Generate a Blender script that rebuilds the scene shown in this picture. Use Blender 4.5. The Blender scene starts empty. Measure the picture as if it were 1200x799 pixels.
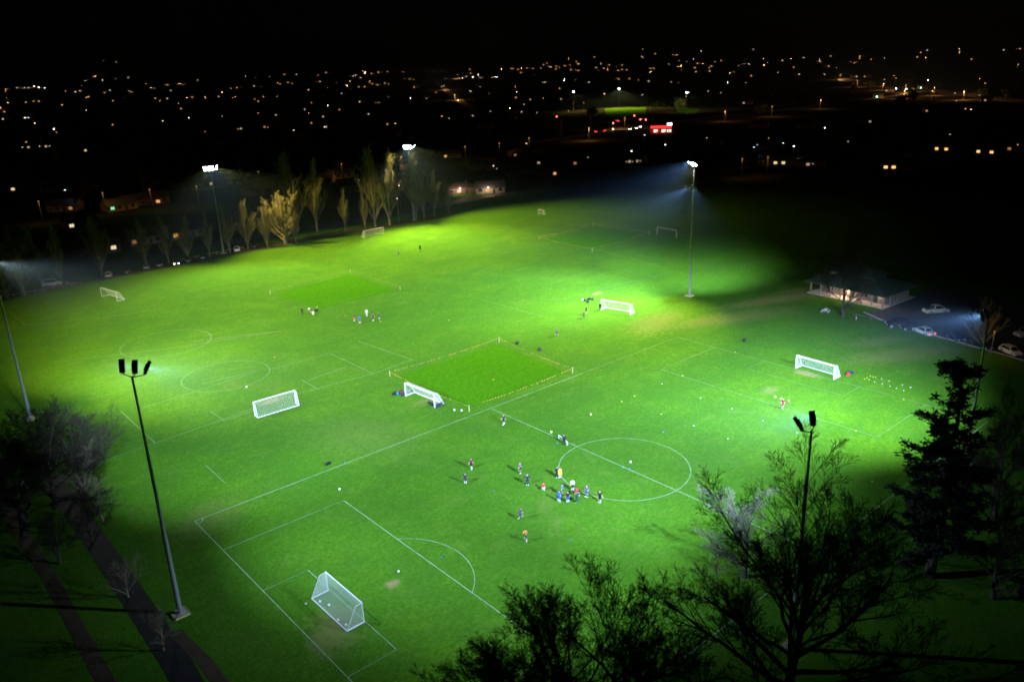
import bpy, bmesh, math, random
import numpy as np
from mathutils import Vector, Matrix

# ------------------------------------------------------------------ camera, sky, light, exposure
sc = bpy.context.scene
col = sc.collection
FPX, PW, PH = 944.42, 1200.0, 799.0
CAM = np.array([-27.392, -67.004, 54.199])
YAW, PIT, ROLL = 0.863878, 0.332204, -0.038874
_F = np.array([math.cos(PIT)*math.cos(YAW), math.cos(PIT)*math.sin(YAW), -math.sin(PIT)])
_R0 = np.array([math.sin(YAW), -math.cos(YAW), 0.0]); _U0 = np.cross(_R0, _F)
_R = _R0*math.cos(ROLL)+_U0*math.sin(ROLL); _U = -_R0*math.sin(ROLL)+_U0*math.cos(ROLL)
cam_data = bpy.data.cameras.new('camera'); cam = bpy.data.objects.new('camera', cam_data); col.objects.link(cam)
cam_data.sensor_width = 36.0; cam_data.lens = 36.0*FPX/PW
cam_data.clip_start = 0.5; cam_data.clip_end = 20000
cam.matrix_world = Matrix(((_R[0], _U[0], -_F[0], CAM[0]), (_R[1], _U[1], -_F[1], CAM[1]), (_R[2], _U[2], -_F[2], CAM[2]), (0, 0, 0, 1)))
sc.camera = cam

world = bpy.data.worlds.new('World'); sc.world = world; world.use_nodes = True
wn = world.node_tree; wn.nodes.clear()
sky = wn.nodes.new('ShaderNodeTexSky'); sky.sky_type = 'NISHITA'; sky.sun_disc = False
SUN_EL, SUN_AZ = math.radians(38), math.radians(200)
sky.sun_elevation = SUN_EL; sky.sun_rotation = SUN_AZ
wb = wn.nodes.new('ShaderNodeBackground'); wb.inputs['Strength'].default_value = 0.00004
wo = wn.nodes.new('ShaderNodeOutputWorld')
wn.links.new(sky.outputs[0], wb.inputs[0]); wn.links.new(wb.outputs[0], wo.inputs[0])
moon = bpy.data.lights.new('moonlight', 'SUN'); moon.energy = 0.0015; moon.angle = math.radians(0.5); moon.color = (0.85, 0.92, 1.0)
moon_o = bpy.data.objects.new('moonlight', moon); col.objects.link(moon_o)
_sd = Vector((math.sin(SUN_AZ)*math.cos(SUN_EL), math.cos(SUN_AZ)*math.cos(SUN_EL), math.sin(SUN_EL)))
moon_o.rotation_euler = (-_sd).to_track_quat('-Z', 'Y').to_euler()

vs = sc.view_settings
vs.view_transform = 'Standard'; vs.look = 'None'; vs.gamma = 1.0; vs.use_curve_mapping = False
vs.exposure = 0.0
sc.render.engine = 'CYCLES'
cy = sc.cycles
cy.use_denoising = True; cy.use_adaptive_sampling = False
cy.max_bounces = 4; cy.diffuse_bounces = 1; cy.glossy_bounces = 2; cy.transmission_bounces = 2; cy.volume_bounces = 0; cy.transparent_max_bounces = 12
cy.sample_clamp_indirect = 2.0; cy.caustics_reflective = False; cy.caustics_refractive = False
cy.filter_width = 1.9; cy.use_light_tree = True
sc.render.film_transparent = False

R = random.Random(7)
NR = np.random.default_rng(11)

# ------------------------------------------------------------------ pixel -> place
def ray(u, v):
    d = _F+(u-PW/2)/FPX*_R-(v-PH/2)/FPX*_U
    return d/np.linalg.norm(d)
def hill_z(x, y):
    dx, dy = x-CAM[0], y-CAM[1]
    r = math.hypot(dx, dy); a = math.atan2(dy, dx)
    t = min(max((r-1500.0)/3000.0, 0), 1); t = t*t*(3-2*t)
    return t*(165+38*math.sin(a*5+1.0)+22*math.sin(a*13+.4))
def G(u, v, z=0.0):
    """the point seen at pixel (u, v), z metres above the ground"""
    d = ray(u, v)
    if d[2] < 0:
        t = (z-CAM[2])/d[2]
        if t < 1400:
            p = CAM+d*t
            return Vector((p[0], p[1], z))
    t = 900.0
    while t < 5200:
        p = CAM+d*t
        if p[2] <= hill_z(p[0], p[1])+z: break
        t += 8.0
    p = CAM+d*t
    return Vector((p[0], p[1], hill_z(p[0], p[1])+z))
def P(q):
    d = np.array(q)-CAM; z = d@_F
    return PW/2+FPX*(d@_R)/z, PH/2-FPX*(d@_U)/z
def height_at(base, v_top):
    """height of an upright thing on ground point base whose top is seen at row v_top"""
    lo, hi = 0.0, 90.0
    for _ in range(40):
        m = (lo+hi)/2
        if P((base[0], base[1], base[2]+m))[1] > v_top: lo = m
        else: hi = m
    return lo

# ------------------------------------------------------------------ materials
def nt(name):
    m = bpy.data.materials.new(name); m.use_nodes = True
    t = m.node_tree; t.nodes.clear()
    o = t.nodes.new('ShaderNodeOutputMaterial')
    return m, t, o
MATS = {}
def mat(name, c, rough=0.6, metal=0.0, var=0.25, scale=6.0, bump=0.0, spec=0.3):
    """plain surface with a little uneven colour"""
    if name in MATS: return MATS[name]
    m, t, o = nt(name)
    b = t.nodes.new('ShaderNodeBsdfPrincipled')
    tc = t.nodes.new('ShaderNodeTexCoord'); n = t.nodes.new('ShaderNodeTexNoise'); n.inputs['Scale'].default_value = scale; n.inputs['Detail'].default_value = 4
    r = t.nodes.new('ShaderNodeValToRGB')
    r.color_ramp.elements[0].position = 0.3; r.color_ramp.elements[1].position = 0.7
    r.color_ramp.elements[0].color = tuple(x*(1-var) for x in c)+(1,); r.color_ramp.elements[1].color = tuple(min(1, x*(1+var)) for x in c)+(1,)
    t.links.new(tc.outputs['Object'], n.inputs['Vector']); t.links.new(n.outputs['Fac'], r.inputs[0]); t.links.new(r.outputs[0], b.inputs['Base Color'])
    b.inputs['Roughness'].default_value = rough; b.inputs['Metallic'].default_value = metal; b.inputs['Specular IOR Level'].default_value = spec
    if bump:
        bp = t.nodes.new('ShaderNodeBump'); bp.inputs['Strength'].default_value = bump; t.links.new(n.outputs['Fac'], bp.inputs['Height']); t.links.new(bp.outputs[0], b.inputs['Normal'])
    t.links.new(b.outputs[0], o.inputs['Surface'])
    MATS[name] = m
    return m
def glow(name, c, s):
    """a thing that gives off light"""
    if name in MATS: return MATS[name]
    m, t, o = nt(name)
    e = t.nodes.new('ShaderNodeEmission'); e.inputs[0].default_value = c+(1,); e.inputs[1].default_value = s
    t.links.new(e.outputs[0], o.inputs['Surface'])
    m.cycles.emission_sampling = 'NONE'
    MATS[name] = m
    return m

class N:
    """small node-tree helper for the turf"""
    def __init__(s, t): s.t = t
    def noise(s, vec, scale, detail=3, rough=.55, dist=0):
        n = s.t.nodes.new('ShaderNodeTexNoise'); n.inputs['Scale'].default_value = scale; n.inputs['Detail'].default_value = detail
        n.inputs['Roughness'].default_value = rough; n.inputs['Distortion'].default_value = dist
        s.t.links.new(vec, n.inputs['Vector']); return n.outputs['Fac']
    def ramp(s, f, a, b):
        n = s.t.nodes.new('ShaderNodeMapRange'); n.interpolation_type = 'SMOOTHSTEP'
        n.inputs['From Min'].default_value = a; n.inputs['From Max'].default_value = b
        s.t.links.new(f, n.inputs['Value']); return n.outputs['Result']
    def mix(s, f, a, b, mode='MIX'):
        n = s.t.nodes.new('ShaderNodeMix'); n.data_type = 'RGBA'; n.blend_type = mode
        if isinstance(f, (int, float)): n.inputs[0].default_value = f
        else: s.t.links.new(f, n.inputs[0])
        for k, x in ((6, a), (7, b)):
            if isinstance(x, tuple): n.inputs[k].default_value = x+(1,)
            else: s.t.links.new(x, n.inputs[k])
        return n.outputs[2]
    def math(s, op, a, b=None):
        n = s.t.nodes.new('ShaderNodeMath'); n.operation = op
        for k, x in ((0, a), (1, b)):
            if x is None: continue
            if isinstance(x, (int, float)): n.inputs[k].default_value = x
            else: s.t.links.new(x, n.inputs[k])
        return n.outputs[0]

def turf(name, a, b, c, wear=(), amount=1.0, suburb=False):
    m, t, o = nt(name); h = N(t)
    bs = t.nodes.new('ShaderNodeBsdfPrincipled'); bs.inputs['Roughness'].default_value = 1.0; bs.inputs['Specular IOR Level'].default_value = 0.0
    pos = t.nodes.new('ShaderNodeNewGeometry').outputs['Position']
    big = h.ramp(h.noise(pos, .018, 4, .6, .6), .38, .64)
    mid = h.ramp(h.noise(pos, .11, 5, .62, .4), .35, .66)
    sml = h.ramp(h.noise(pos, .55, 4, .6), .3, .72)
    fine = h.ramp(h.noise(pos, 2.2, 4, .75), .32, .68); tuft = h.ramp(h.noise(pos, 1.0, 4, .7), .35, .65)
    cc = h.mix(big, a, b)
    cc = h.mix(h.math('MULTIPLY', mid, .8*amount), cc, c)
    cc = h.mix(h.math('MULTIPLY', sml, .35*amount), cc, tuple(x*.62 for x in a))
    cc = h.mix(h.math('MULTIPLY', tuft, .35), cc, tuple(x*.5 for x in a))
    cc = h.mix(h.math('MULTIPLY', fine, .6), cc, tuple(x*.4 for x in a))
    mp0 = t.nodes.new('ShaderNodeMapping'); mp0.inputs['Scale'].default_value = (.035, .42, 1); t.links.new(pos, mp0.inputs['Vector'])      # faint streaks along the mowing direction
    stk = h.ramp(h.noise(mp0.outputs[0], 1.0, 4, .65), .36, .66)
    cc = h.mix(h.math('MULTIPLY', stk, .30*max(amount, .6)), cc, tuple(x*.58 for x in a))
    blot = h.ramp(h.noise(pos, .26, 5, .68, .8), .52, .72)
    cc = h.mix(h.math('MULTIPLY', blot, .30*amount), cc, (0.10, 0.17, 0.022))
    dry = (0.21, 0.165, 0.065)
    if wear:
        rag = h.noise(pos, .9, 5, .7)
        tot = None
        for (x, y, rx, ry, ang, s) in wear:
            mp = t.nodes.new('ShaderNodeMapping'); mp.vector_type = 'TEXTURE'
            mp.inputs['Location'].default_value = (x, y, 0); mp.inputs['Rotation'].default_value = (0, 0, ang); mp.inputs['Scale'].default_value = (rx, ry, 1e4)
            t.links.new(pos, mp.inputs['Vector'])
            ln = t.nodes.new('ShaderNodeVectorMath'); ln.operation = 'LENGTH'; t.links.new(mp.outputs[0], ln.inputs[0])
            d = h.math('ADD', ln.outputs['Value'], h.math('MULTIPLY', h.math('SUBTRACT', rag, .5), 2.2))
            f = h.math('MULTIPLY', h.ramp(d, 1.15, .2), s)
            tot = f if tot is None else h.math('MAXIMUM', tot, f)
        cc = h.mix(tot, cc, dry)
    sc_ = h.math('MULTIPLY', h.ramp(h.noise(pos, .045, 6, .7, 1.0), .60, .76), .45*amount)
    cc = h.mix(sc_, cc, (0.115, 0.135, 0.03))  # pale mottling puts the look of lit haze into the turf colour
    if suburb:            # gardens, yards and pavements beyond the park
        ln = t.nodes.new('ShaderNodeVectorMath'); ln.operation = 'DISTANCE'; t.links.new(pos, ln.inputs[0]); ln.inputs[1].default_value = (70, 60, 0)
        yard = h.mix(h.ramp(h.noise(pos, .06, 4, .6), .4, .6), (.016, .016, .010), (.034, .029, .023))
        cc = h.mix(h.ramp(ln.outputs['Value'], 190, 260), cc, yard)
    t.links.new(cc, bs.inputs['Base Color'])
    bp = t.nodes.new('ShaderNodeBump'); bp.inputs['Strength'].default_value = .6; bp.inputs['Distance'].default_value = .12
    t.links.new(h.noise(pos, 3.5, 4, .7), bp.inputs['Height']); t.links.new(bp.outputs[0], bs.inputs['Normal'])
    t.links.new(bs.outputs[0], o.inputs['Surface'])
    return m

def line_paint(name, amount):
    m, t, o = nt(name); h = N(t)
    bs = t.nodes.new('ShaderNodeBsdfPrincipled'); bs.inputs['Roughness'].default_value = 0.8
    pos = t.nodes.new('ShaderNodeNewGeometry').outputs['Position']
    f = h.math('MULTIPLY', h.ramp(h.noise(pos, .7, 5, .75), .2, .62), amount)
    t.links.new(h.mix(f, (0.055, 0.15, 0.02), (0.36, 0.44, 0.30)), bs.inputs['Base Color'])
    t.links.new(bs.outputs[0], o.inputs['Surface'])
    return m

# ------------------------------------------------------------------ mesh helpers
class MB:
    def __init__(s): s.v = []; s.f = []
    def add(s, vs_, fs):
        k = len(s.v); s.v += [tuple(v) for v in vs_]; s.f += [tuple(i+k for i in f) for f in fs]; return s
    def box(s, c, d, rz=0.0, M=None):
        x, y, z = d[0]/2, d[1]/2, d[2]/2
        vs_ = [Vector((a*x, b*y, e*z)) for a in (-1, 1) for b in (-1, 1) for e in (-1, 1)]
        if M is None: M = Matrix.Rotation(rz, 3, 'Z')
        return s.add([M @ v+Vector(c) for v in vs_], [(0, 1, 3, 2), (4, 6, 7, 5), (0, 4, 5, 1), (2, 3, 7, 6), (0, 2, 6, 4), (1, 5, 7, 3)])
    def tube(s, p0, p1, r0, r1=None, n=6, caps=True):
        r1 = r0 if r1 is None else r1
        p0, p1 = Vector(p0), Vector(p1); d = (p1-p0).normalized()
        a = d.orthogonal().normalized(); b = d.cross(a)
        vs_ = []
        for p, r in ((p0, r0), (p1, r1)):
            for i in range(n):
                t = 2*math.pi*i/n; vs_.append(p+(a*math.cos(t)+b*math.sin(t))*r)
        fs = [(i, (i+1) % n, n+(i+1) % n, n+i) for i in range(n)]
        if caps: fs += [tuple(reversed(range(n))), tuple(range(n, 2*n))]
        return s.add(vs_, fs)
    def path(s, pts, r, n=5):
        for a, b in zip(pts[:-1], pts[1:]): s.tube(a, b, r, r, n)
        return s
    def poly(s, pts): return s.add(pts, [tuple(range(len(pts)))])
    def prism(s, prof, y0, y1, y0t=None, zt=None):
        """profile in xz, extruded along y; points at or above zt use the narrower width y0t"""
        n = len(prof); a = []; b = []
        for x, z in prof:
            k = 1.0 if (y0t is None or z < zt) else y0t
            a.append((x, y0*k, z)); b.append((x, y1*k, z))
        return s.add(a+b, [tuple(range(n)), tuple(reversed(range(n, 2*n)))]+[(i, n+i, n+(i+1) % n, (i+1) % n) for i in range(n)])
    def sphere(s, c, r, nu=10, nv=6, sq=(1, 1, 1)):
        vs_ = [(c[0], c[1], c[2]+r*sq[2])]
        for j in range(1, nv):
            t = math.pi*j/nv
            for i in range(nu):
                p = 2*math.pi*i/nu; vs_.append((c[0]+r*sq[0]*math.sin(t)*math.cos(p), c[1]+r*sq[1]*math.sin(t)*math.sin(p), c[2]+r*sq[2]*math.cos(t)))
        vs_.append((c[0], c[1], c[2]-r*sq[2]))
        fs = [(0, 1+i, 1+(i+1) % nu) for i in range(nu)]
        for j in range(nv-2):
            for i in range(nu): fs.append((1+j*nu+i, 1+(j+1)*nu+i, 1+(j+1)*nu+(i+1) % nu, 1+j*nu+(i+1) % nu))
        L = len(vs_)-1
        fs += [(L, 1+(nv-2)*nu+(i+1) % nu, 1+(nv-2)*nu+i) for i in range(nu)]
        return s.add(vs_, fs)
    def mesh(s, name, m=None, smooth=False):
        me = bpy.data.meshes.new(name); me.from_pydata(s.v, [], s.f); me.update()
        if m: me.materials.append(m)
        if smooth: me.polygons.foreach_set('use_smooth', [True]*len(me.polygons))
        return me
    def build(s, name, m, parent=None, smooth=False):
        return obj(name, s.mesh(name, m, smooth), parent)
def obj(name, me, parent=None, loc=None, rz=0.0, sc_=None):
    o = bpy.data.objects.new(name, me); col.objects.link(o)
    if parent: o.parent = parent
    if loc is not None: o.location = loc
    if rz: o.rotation_euler = (0, 0, rz)
    if sc_: o.scale = sc_
    return o
def tag(o, label, cat, group=None):
    o['label'] = label; o['category'] = cat
    if group: o['group'] = group
    return o
def thing(name, label, cat, loc, rz=0.0, group=None):
    o = bpy.data.objects.new(name, None); o.empty_display_size = .3; col.objects.link(o)
    o.location = loc; o.rotation_euler = (0, 0, rz)
    return tag(o, label, cat, group)
def structure(o): o['kind'] = 'structure'; return o
def copy_tree(o, parent=None):
    c = o.copy(); col.objects.link(c); c.parent = parent
    for ch in list(o.children):
        d = ch.copy(); col.objects.link(d); d.parent = c
        for g in list(ch.children):
            e = g.copy(); col.objects.link(e); e.parent = d
    return c
def np_mesh(name, V, Fq, m, smooth=False):
    """fast mesh of equal-sized faces"""
    me = bpy.data.meshes.new(name); k = Fq.shape[1]
    me.vertices.add(len(V)); me.vertices.foreach_set('co', V.astype(np.float32).ravel())
    me.loops.add(Fq.size); me.loops.foreach_set('vertex_index', Fq.astype(np.int32).ravel())
    me.polygons.add(len(Fq)); me.polygons.foreach_set('loop_start', np.arange(0, Fq.size, k, dtype=np.int32))
    me.update(calc_edges=True); me.validate()
    if m: me.materials.append(m)
    if smooth: me.polygons.foreach_set('use_smooth', np.ones(len(me.polygons), dtype=bool))
    return me

# ------------------------------------------------------------------ the ground
GA, GB, GC = (0.066, 0.184, 0.011), (0.089, 0.210, 0.009), (0.051, 0.146, 0.013)
def wpx(u, v, rx, ry, ang, s):
    g = G(u, v); return (g.x, g.y, rx, ry, ang, s)
WEAR = [wpx(945, 438, 3.0, 1.6, 1.5, .75), wpx(460, 684, 1.1, .9, 0, .8), wpx(425, 512, 9, 13, .3, .12), wpx(915, 350, 19, 3.6, -.35, .55), wpx(860, 372, 20, 5, -.4, .30),
        wpx(318, 470, 2.6, 1.3, .0, .7), wpx(700, 344, 2.4, 1.2, .3, .6), wpx(770, 378, 12, 6, .2, .25), wpx(392, 735, 4.6, 3.0, 1.2, .42), wpx(378, 752, 3.2, 1.8, 1.2, .4),
        wpx(903, 457, 2.6, 1.6, 0, .35), wpx(1060, 415, 16, 4.5, -.5, .32), wpx(1030, 400, 10, 3, -.5, .25), wpx(500, 470, 5, 1.6, 0, .28), wpx(930, 341, 9, 2, -.3, .35), wpx(240, 610, 8, 5, .5, .18)]
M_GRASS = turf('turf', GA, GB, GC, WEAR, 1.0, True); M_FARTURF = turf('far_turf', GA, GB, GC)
M_SQUARE = turf('cricket_square_turf', (0.050, 0.178, 0.002), (0.053, 0.184, 0.002), (0.045, 0.165, 0.002), (), .35)
def ground():
    rings = [0]+[20*i for i in range(1, 10)]+[250, 330, 450, 600, 800, 1100, 1400]+[1500+150*i for i in range(1, 21)]+[5200, 6500, 9000]
    na = 96; V = []; F4 = []
    for r in rings:
        for i in range(na):
            a = 2*math.pi*i/na; x = CAM[0]+r*math.cos(a); y = CAM[1]+r*math.sin(a); V.append((x, y, hill_z(x, y) if r > 1400 else 0.0))
    for j in range(len(rings)-1):
        for i in range(na):
            if j == 0: F4.append((i, na+i, na+(i+1) % na))
            else: F4.append((j*na+i, (j+1)*na+i, (j+1)*na+(i+1) % na, j*na+(i+1) % na))
    me = bpy.data.meshes.new('ground'); me.from_pydata(V, [], F4); me.update(); me.materials.append(M_GRASS)
    return structure(obj('ground', me))
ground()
M_ROAD = mat('asphalt', (0.085, 0.08, 0.075), .8, var=.3, scale=.8)
M_DIRT = mat('bare_earth', (0.040, 0.026, 0.011), .9, var=.4, scale=.5)
M_DITCH = mat('ditch_mud', (0.010, 0.010, 0.007), .8, var=.4, scale=.4)
M_GRAVEL = mat('gravel', (0.045, 0.042, 0.037), .9, var=.35, scale=1.2)
def strip(name, pts, w, m, z):
    """ribbon of width w along ground points"""
    mb = MB(); L = []; Rr = []
    for i, p in enumerate(pts):
        a = pts[max(0, i-1)]; b = pts[min(len(pts)-1, i+1)]
        d = Vector((b.x-a.x, b.y-a.y, 0)).normalized(); n = Vector((-d.y, d.x, 0))*w/2
        L.append(p+n+Vector((0, 0, z))); Rr.append(p-n+Vector((0, 0, z)))
    k = len(pts)
    mb.add(L+Rr, [(i, i+k, i+k+1, i+1) for i in range(k-1)])
    return structure(mb.build(name, m))
def strip_px(name, px, w, m, z): return strip(name, [G(*p) for p in px], w, m, z)
def sheet(name, pts, m, z, parent=None):
    mb = MB(); mb.poly([Vector((p[0], p[1], z)) for p in pts]); o = mb.build(name, m, parent)
    return structure(o)

# ------------------------------------------------------------------ painted lines
M_LINE = line_paint('line_paint', .5); M_FAINT = line_paint('worn_line_paint', .17); M_GHOST = line_paint('old_line_paint', .05)
L_, W_ = 99.2, 58.56
def marking(pts, m=M_LINE, w=.12, z=.020): return strip('pitch_marking', [Vector((p[0], p[1], 0)) for p in pts], w, m, z)
def arc(cx, cy_, r, a0, a1, n=40): return [(cx+r*math.cos(a0+(a1-a0)*i/n), cy_+r*math.sin(a0+(a1-a0)*i/n)) for i in range(n+1)]
marking([(0, W_/2), (0, -W_/2)]); marking([(0, W_/2), (L_/2, W_/2), (L_*.72, W_/2)]); marking([(L_*.72, W_/2), (L_, W_/2), (L_, -W_/2)], M_FAINT, .11, .024)
marking([(L_/2, W_/2), (L_/2, -W_/2)], M_LINE, .12, .025)
marking([(0, 20.16), (16.5, 20.16), (16.5, -20.16), (0, -20.16)], z=.030)
marking([(0, 9.16), (5.5, 9.16), (5.5, -9.16), (0, -9.16)], w=.10, z=.028)
marking(arc(11, 0, 9.15, -.925, .925, 24), w=.10, z=.034)
marking(arc(L_/2, 0, 9.15, 0, 2*math.pi, 64), w=.10, z=.032)
marking(arc(0, W_/2, 1.0, -math.pi/2, 0, 8), z=.036)
marking([(L_, -20.16), (L_-16.5, -20.16), (L_-16.5, 20.16), (L_, 20.16)], M_FAINT, .12, .030)
marking([(L_, 9.16), (L_-5.5, 9.16), (L_-5.5, -9.16), (L_, -9.16)], M_FAINT, .10, .028)
marking([(0, -W_/2), (L_, -W_/2)], M_LINE, .12, .026)
def mpx(px, m=M_FAINT, w=.12, z=.022): return strip('pitch_marking', [G(*p) for p in px], w, m, z)
for px in ([(142, 482), (182, 519)], [(133, 536), (182, 519), (260, 492), (330, 466), (437, 438)], [(247, 482), (263, 493), (300, 480)], [(241, 545), (264, 566)], [(315, 433), (387, 414), (437, 438)],
           [(353, 445), (375, 457)], [(360, 446), (405, 430)], [(10, 365), (30, 381)], [(437, 438), (484, 421)], [(420, 400), (484, 422)]): mpx(px)
for px in ([(30, 381), (120, 372), (190, 362)], [(60, 362), (120, 350)], [(225, 400), (330, 388)], [(60, 425), (200, 408), (330, 388)], [(236, 450), (300, 434)], [(160, 480), (240, 455), (300, 436)],
           [(560, 350), (640, 372)], [(706, 313), (770, 325)], [(706, 313), (640, 335)], [(770, 325), (700, 345)], [(790, 318), (660, 350)], [(690, 290), (800, 320)]): mpx(px, M_GHOST, .11, .016)
def circ_px(u, v, r, m=M_GHOST): g = G(u, v); marking(arc(g.x, g.y, r, 0, 2*math.pi, 48), m, .1, .018)
circ_px(195, 402, 9.15); circ_px(265, 440, 8.0)

# ------------------------------------------------------------------ haze beams come from the lamps; lamps are real
HAZE_DENSITY = 0.00007

# ------------------------------------------------------------------ floodlight masts
M_GALV = mat('galvanised_steel', (0.30, 0.31, 0.30), .45, .6, .15, 3)
M_HOUS = mat('dark_lamp_housing', (0.02, 0.02, 0.022), .5, .3, .2, 5)
M_CONC = mat('concrete', (0.30, 0.28, 0.24), .9, var=.25, scale=4)
M_LENS = glow('floodlight_lens', (0.93, 1.0, 0.97), 140.0)
def beam_shape(l, lo=.11, hi=.42, flat=1.2):
    """intensity of a cut-off floodlight: grows towards the far edge of the beam, then fades out below the horizontal (what a lamp maker's photometric file says)"""
    l.use_nodes = True; t = l.node_tree; t.nodes.clear(); h = N(t)
    o = t.nodes.new('ShaderNodeOutputLight'); e = t.nodes.new('ShaderNodeEmission'); t.links.new(e.outputs[0], o.inputs[0])
    g = t.nodes.new('ShaderNodeNewGeometry'); sp = t.nodes.new('ShaderNodeSeparateXYZ'); t.links.new(g.outputs['Incoming'], sp.inputs[0])
    z = h.math('MULTIPLY', sp.outputs[2], -1.0)
    k = h.math('POWER', h.math('MAXIMUM', z, .05), -flat)
    t.links.new(h.math('MULTIPLY', k, h.ramp(z, lo, hi)), e.inputs['Strength'])
def luminaire(root, arm_at, aim, power, cone=92, blend=.75, color=(0.93, 1.0, 0.90), offset=(0, 0, 0), lit=True):
    """flat LED panel whose face looks at the aim point; its own spot lamp in front of the lens"""
    rt = Vector(root.location)
    c = Vector(arm_at)+Vector(offset)
    d = (Vector(aim)-(rt+c)).normalized()
    side = d.cross(Vector((0, 0, 1))).normalized(); up = side.cross(d)
    M = Matrix((side, up, -d)).transposed()          # local -Z looks at the aim
    c = c + up*.75
    M4 = M.to_4x4(); M4.translation = c
    mb = MB(); mb.box((0, 0, .04), (.52, 1.35, .09)); mb.box((0, 0, .11), (.34, .8, .06)); 
    for k in range(7): mb.box((-.24+.08*k, 0, .155), (.018, .7, .05))
    mb.box((0, -.72, .05), (.12, .16, .06))
    for sx in (-1, 1): mb.box((sx*.245, 0, -.035), (.03, 1.35, .07)); mb.box((0, sx*.66, -.035), (.46, .03, .07))
    h = mb.build('luminaire', M_HOUS, root); h.matrix_local = M4
    lm = MB(); lm.box((0, 0, -.022), (.42, 1.2, .02)); lm.build('lens', M_LENS, h)
    l = bpy.data.lights.new('floodlight_beam', 'SPOT'); l.energy = power; l.color = color; l.spot_size = math.radians(cone); l.spot_blend = blend; l.shadow_soft_size = .06
    beam_shape(l)
    lo = bpy.data.objects.new('floodlight_beam', l); col.objects.link(lo); lo.parent = h; lo.location = (0, 0, -.11)
    return h
def mast(label, base, h, aims, lower=(), arm=1.1, spread=None):
    t = thing('floodlight_mast', label, 'floodlight', base, 0, 'floodlight masts round the playing fields')
    mb = MB(); mb.box((0, 0, .06), (1.5, 1.5, .12)); mb.tube((0, 0, .12), (0, 0, .17), .42, .42, 12); mb.build('footing', M_CONC, t)
    rim = MB()
    for k in range(4):
        a = k*math.pi/2; rim.box((math.cos(a)*.8, math.sin(a)*.8, .08), (.06, 1.66, .16), a)
    rim.build('footing_edge', mat('yellow_edge', (.45, .40, .10), .8), t)
    mb = MB(); mb.tube((0, 0, .15), (0, 0, h*.36), .27, .22, 12, False); mb.tube((0, 0, h*.36), (0, 0, h*.7), .20, .16, 12, False); mb.tube((0, 0, h*.7), (0, 0, h), .145, .11, 12)
    mb.build('pole', M_GALV, t, True)
    for lvl, lst in ((h, aims), (h-5.6, lower)):
        if not lst: continue
        mean = Vector((0, 0, 0))
        for a in lst: mean += (Vector(a[0])-Vector(base)).normalized()
        mean.z = 0; mean.normalize(); side = Vector((-mean.y, mean.x, 0))
        lst = sorted(lst, key=lambda a: (Vector(a[0])-Vector(base)).normalized().dot(side))
        n = len(lst); arms = MB()
        ends = []
        for i, a in enumerate(lst):
            k = (i-(n-1)/2)
            e = side*k*arm*.95+mean*(.45-.2*abs(k))
            e = Vector((e.x, e.y, lvl+.12*abs(k)))
            ends.append(e); arms.tube((0, 0, lvl-.1), e, .06, .05, 6)
        arms.build('crossarm', M_GALV, t)
        for e, a in zip(ends, lst): luminaire(t, e, *a)
    return t
def at(u, v): return tuple(G(u, v))
def top_base(u, v, h):
    g = G(u, v, h); return (g.x, g.y, 0.0)
WARM = (1.28, 1.0, 0.25); COOL = (0.72, 1.0, 1.5)
KW = 132.0
P1 = (68.2, 185.0, 0); P2 = (140.7, 183.4, 0); P3 = (125.2, 45.8, 0)
P4 = (-8.2, 11.6, 0); P5 = top_base(-9, 313, 26.5); P6 = top_base(951, 505, 23.0); P7 = top_base(1158, 377, 20.5)
mast('lit floodlight mast with four lamps behind the pale poplar row', P1, 26.0,
     [((33.7, 148.0, 0), 534*KW, 84, 1.0, WARM), ((45.2, 117.9, 0), 684*KW, 99, 1.0, WARM), ((39.1, 87.9, 0), 847*KW, 97, 1.0, COOL), ((103.8, 139.2, 0), 960*KW, 132, 1.0, WARM)], arm=1.05)
mast('lit floodlight mast beside the two bright bare poplar tops', P2, 25.9,
     [((103.7, 132.6, 0), 957*KW, 99, 1.0, WARM), ((127.0, 146.0, 0), 1650*KW, 84, 1.0, WARM), ((81.0, 91.3, 0), 863*KW, 90, 1.0, COOL), ((166.1, 154.7, 0), 776*KW, 84, 1.0, WARM)], arm=1.05)
mast('tallest floodlight mast, with a second lower tier of lamps, on open grass', P3, 30.6,
     [((123.4, 103.7, 0), 531*KW, 84, 1.0, COOL), ((102.1, 63.2, 0), 1159*KW, 92, 1.0, COOL), ((101.4, 45.8, 0), 676*KW, 84, 1.0, WARM), ((101.0, 46.5, 0), 658*KW, 84, 1.0, WARM)],
     [((136.8, 120.5, 0), 570*KW, 84, 1.0, COOL), ((138.4, 56.9, 0), 790*KW, 84, 1.0, COOL), ((104.7, 67.6, 0), 1120*KW, 90, 1.0, COOL)], arm=1.15)
mast('floodlight mast with three dark panels standing behind the netted goal line', P4, 27.2,
     [((31.7, 74.8, 0), 676*KW, 84, 1.0, COOL), ((32.0, 60.3, 0), 481*KW, 84, 1.0, COOL), ((36.0, 11.0, 0), 740*KW, 106, 1.0, COOL)], arm=1.25)
mast('floodlight mast rising out of the dark leafless thicket', P5, 26.5,
     [((18.9, 105.6, 0), 708*KW, 84, 1.0, WARM), ((31.1, 79.1, 0), 743*KW, 96, 1.0, WARM), ((51.4, 88.6, 0), 614*KW, 127, 1.0, COOL)])
mast('floodlight mast with two black panels poking above the great bare tree', P6, 23.0,
     [((24.0, -4.0, 0), 420*KW, 88, 1.0, COOL), ((66.9, 21.9, 0), 1310*KW, 91, 1.0, COOL)], arm=1.5)
mast('floodlight mast behind the black conifer near the car park', P7, 20.5,
     [((90.0, 40.0, 0), 794*KW, 84, 1.0, COOL), ((90.0, 2.0, 0), 1150*KW, 118, 1.0, COOL)], arm=1.3)

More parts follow.
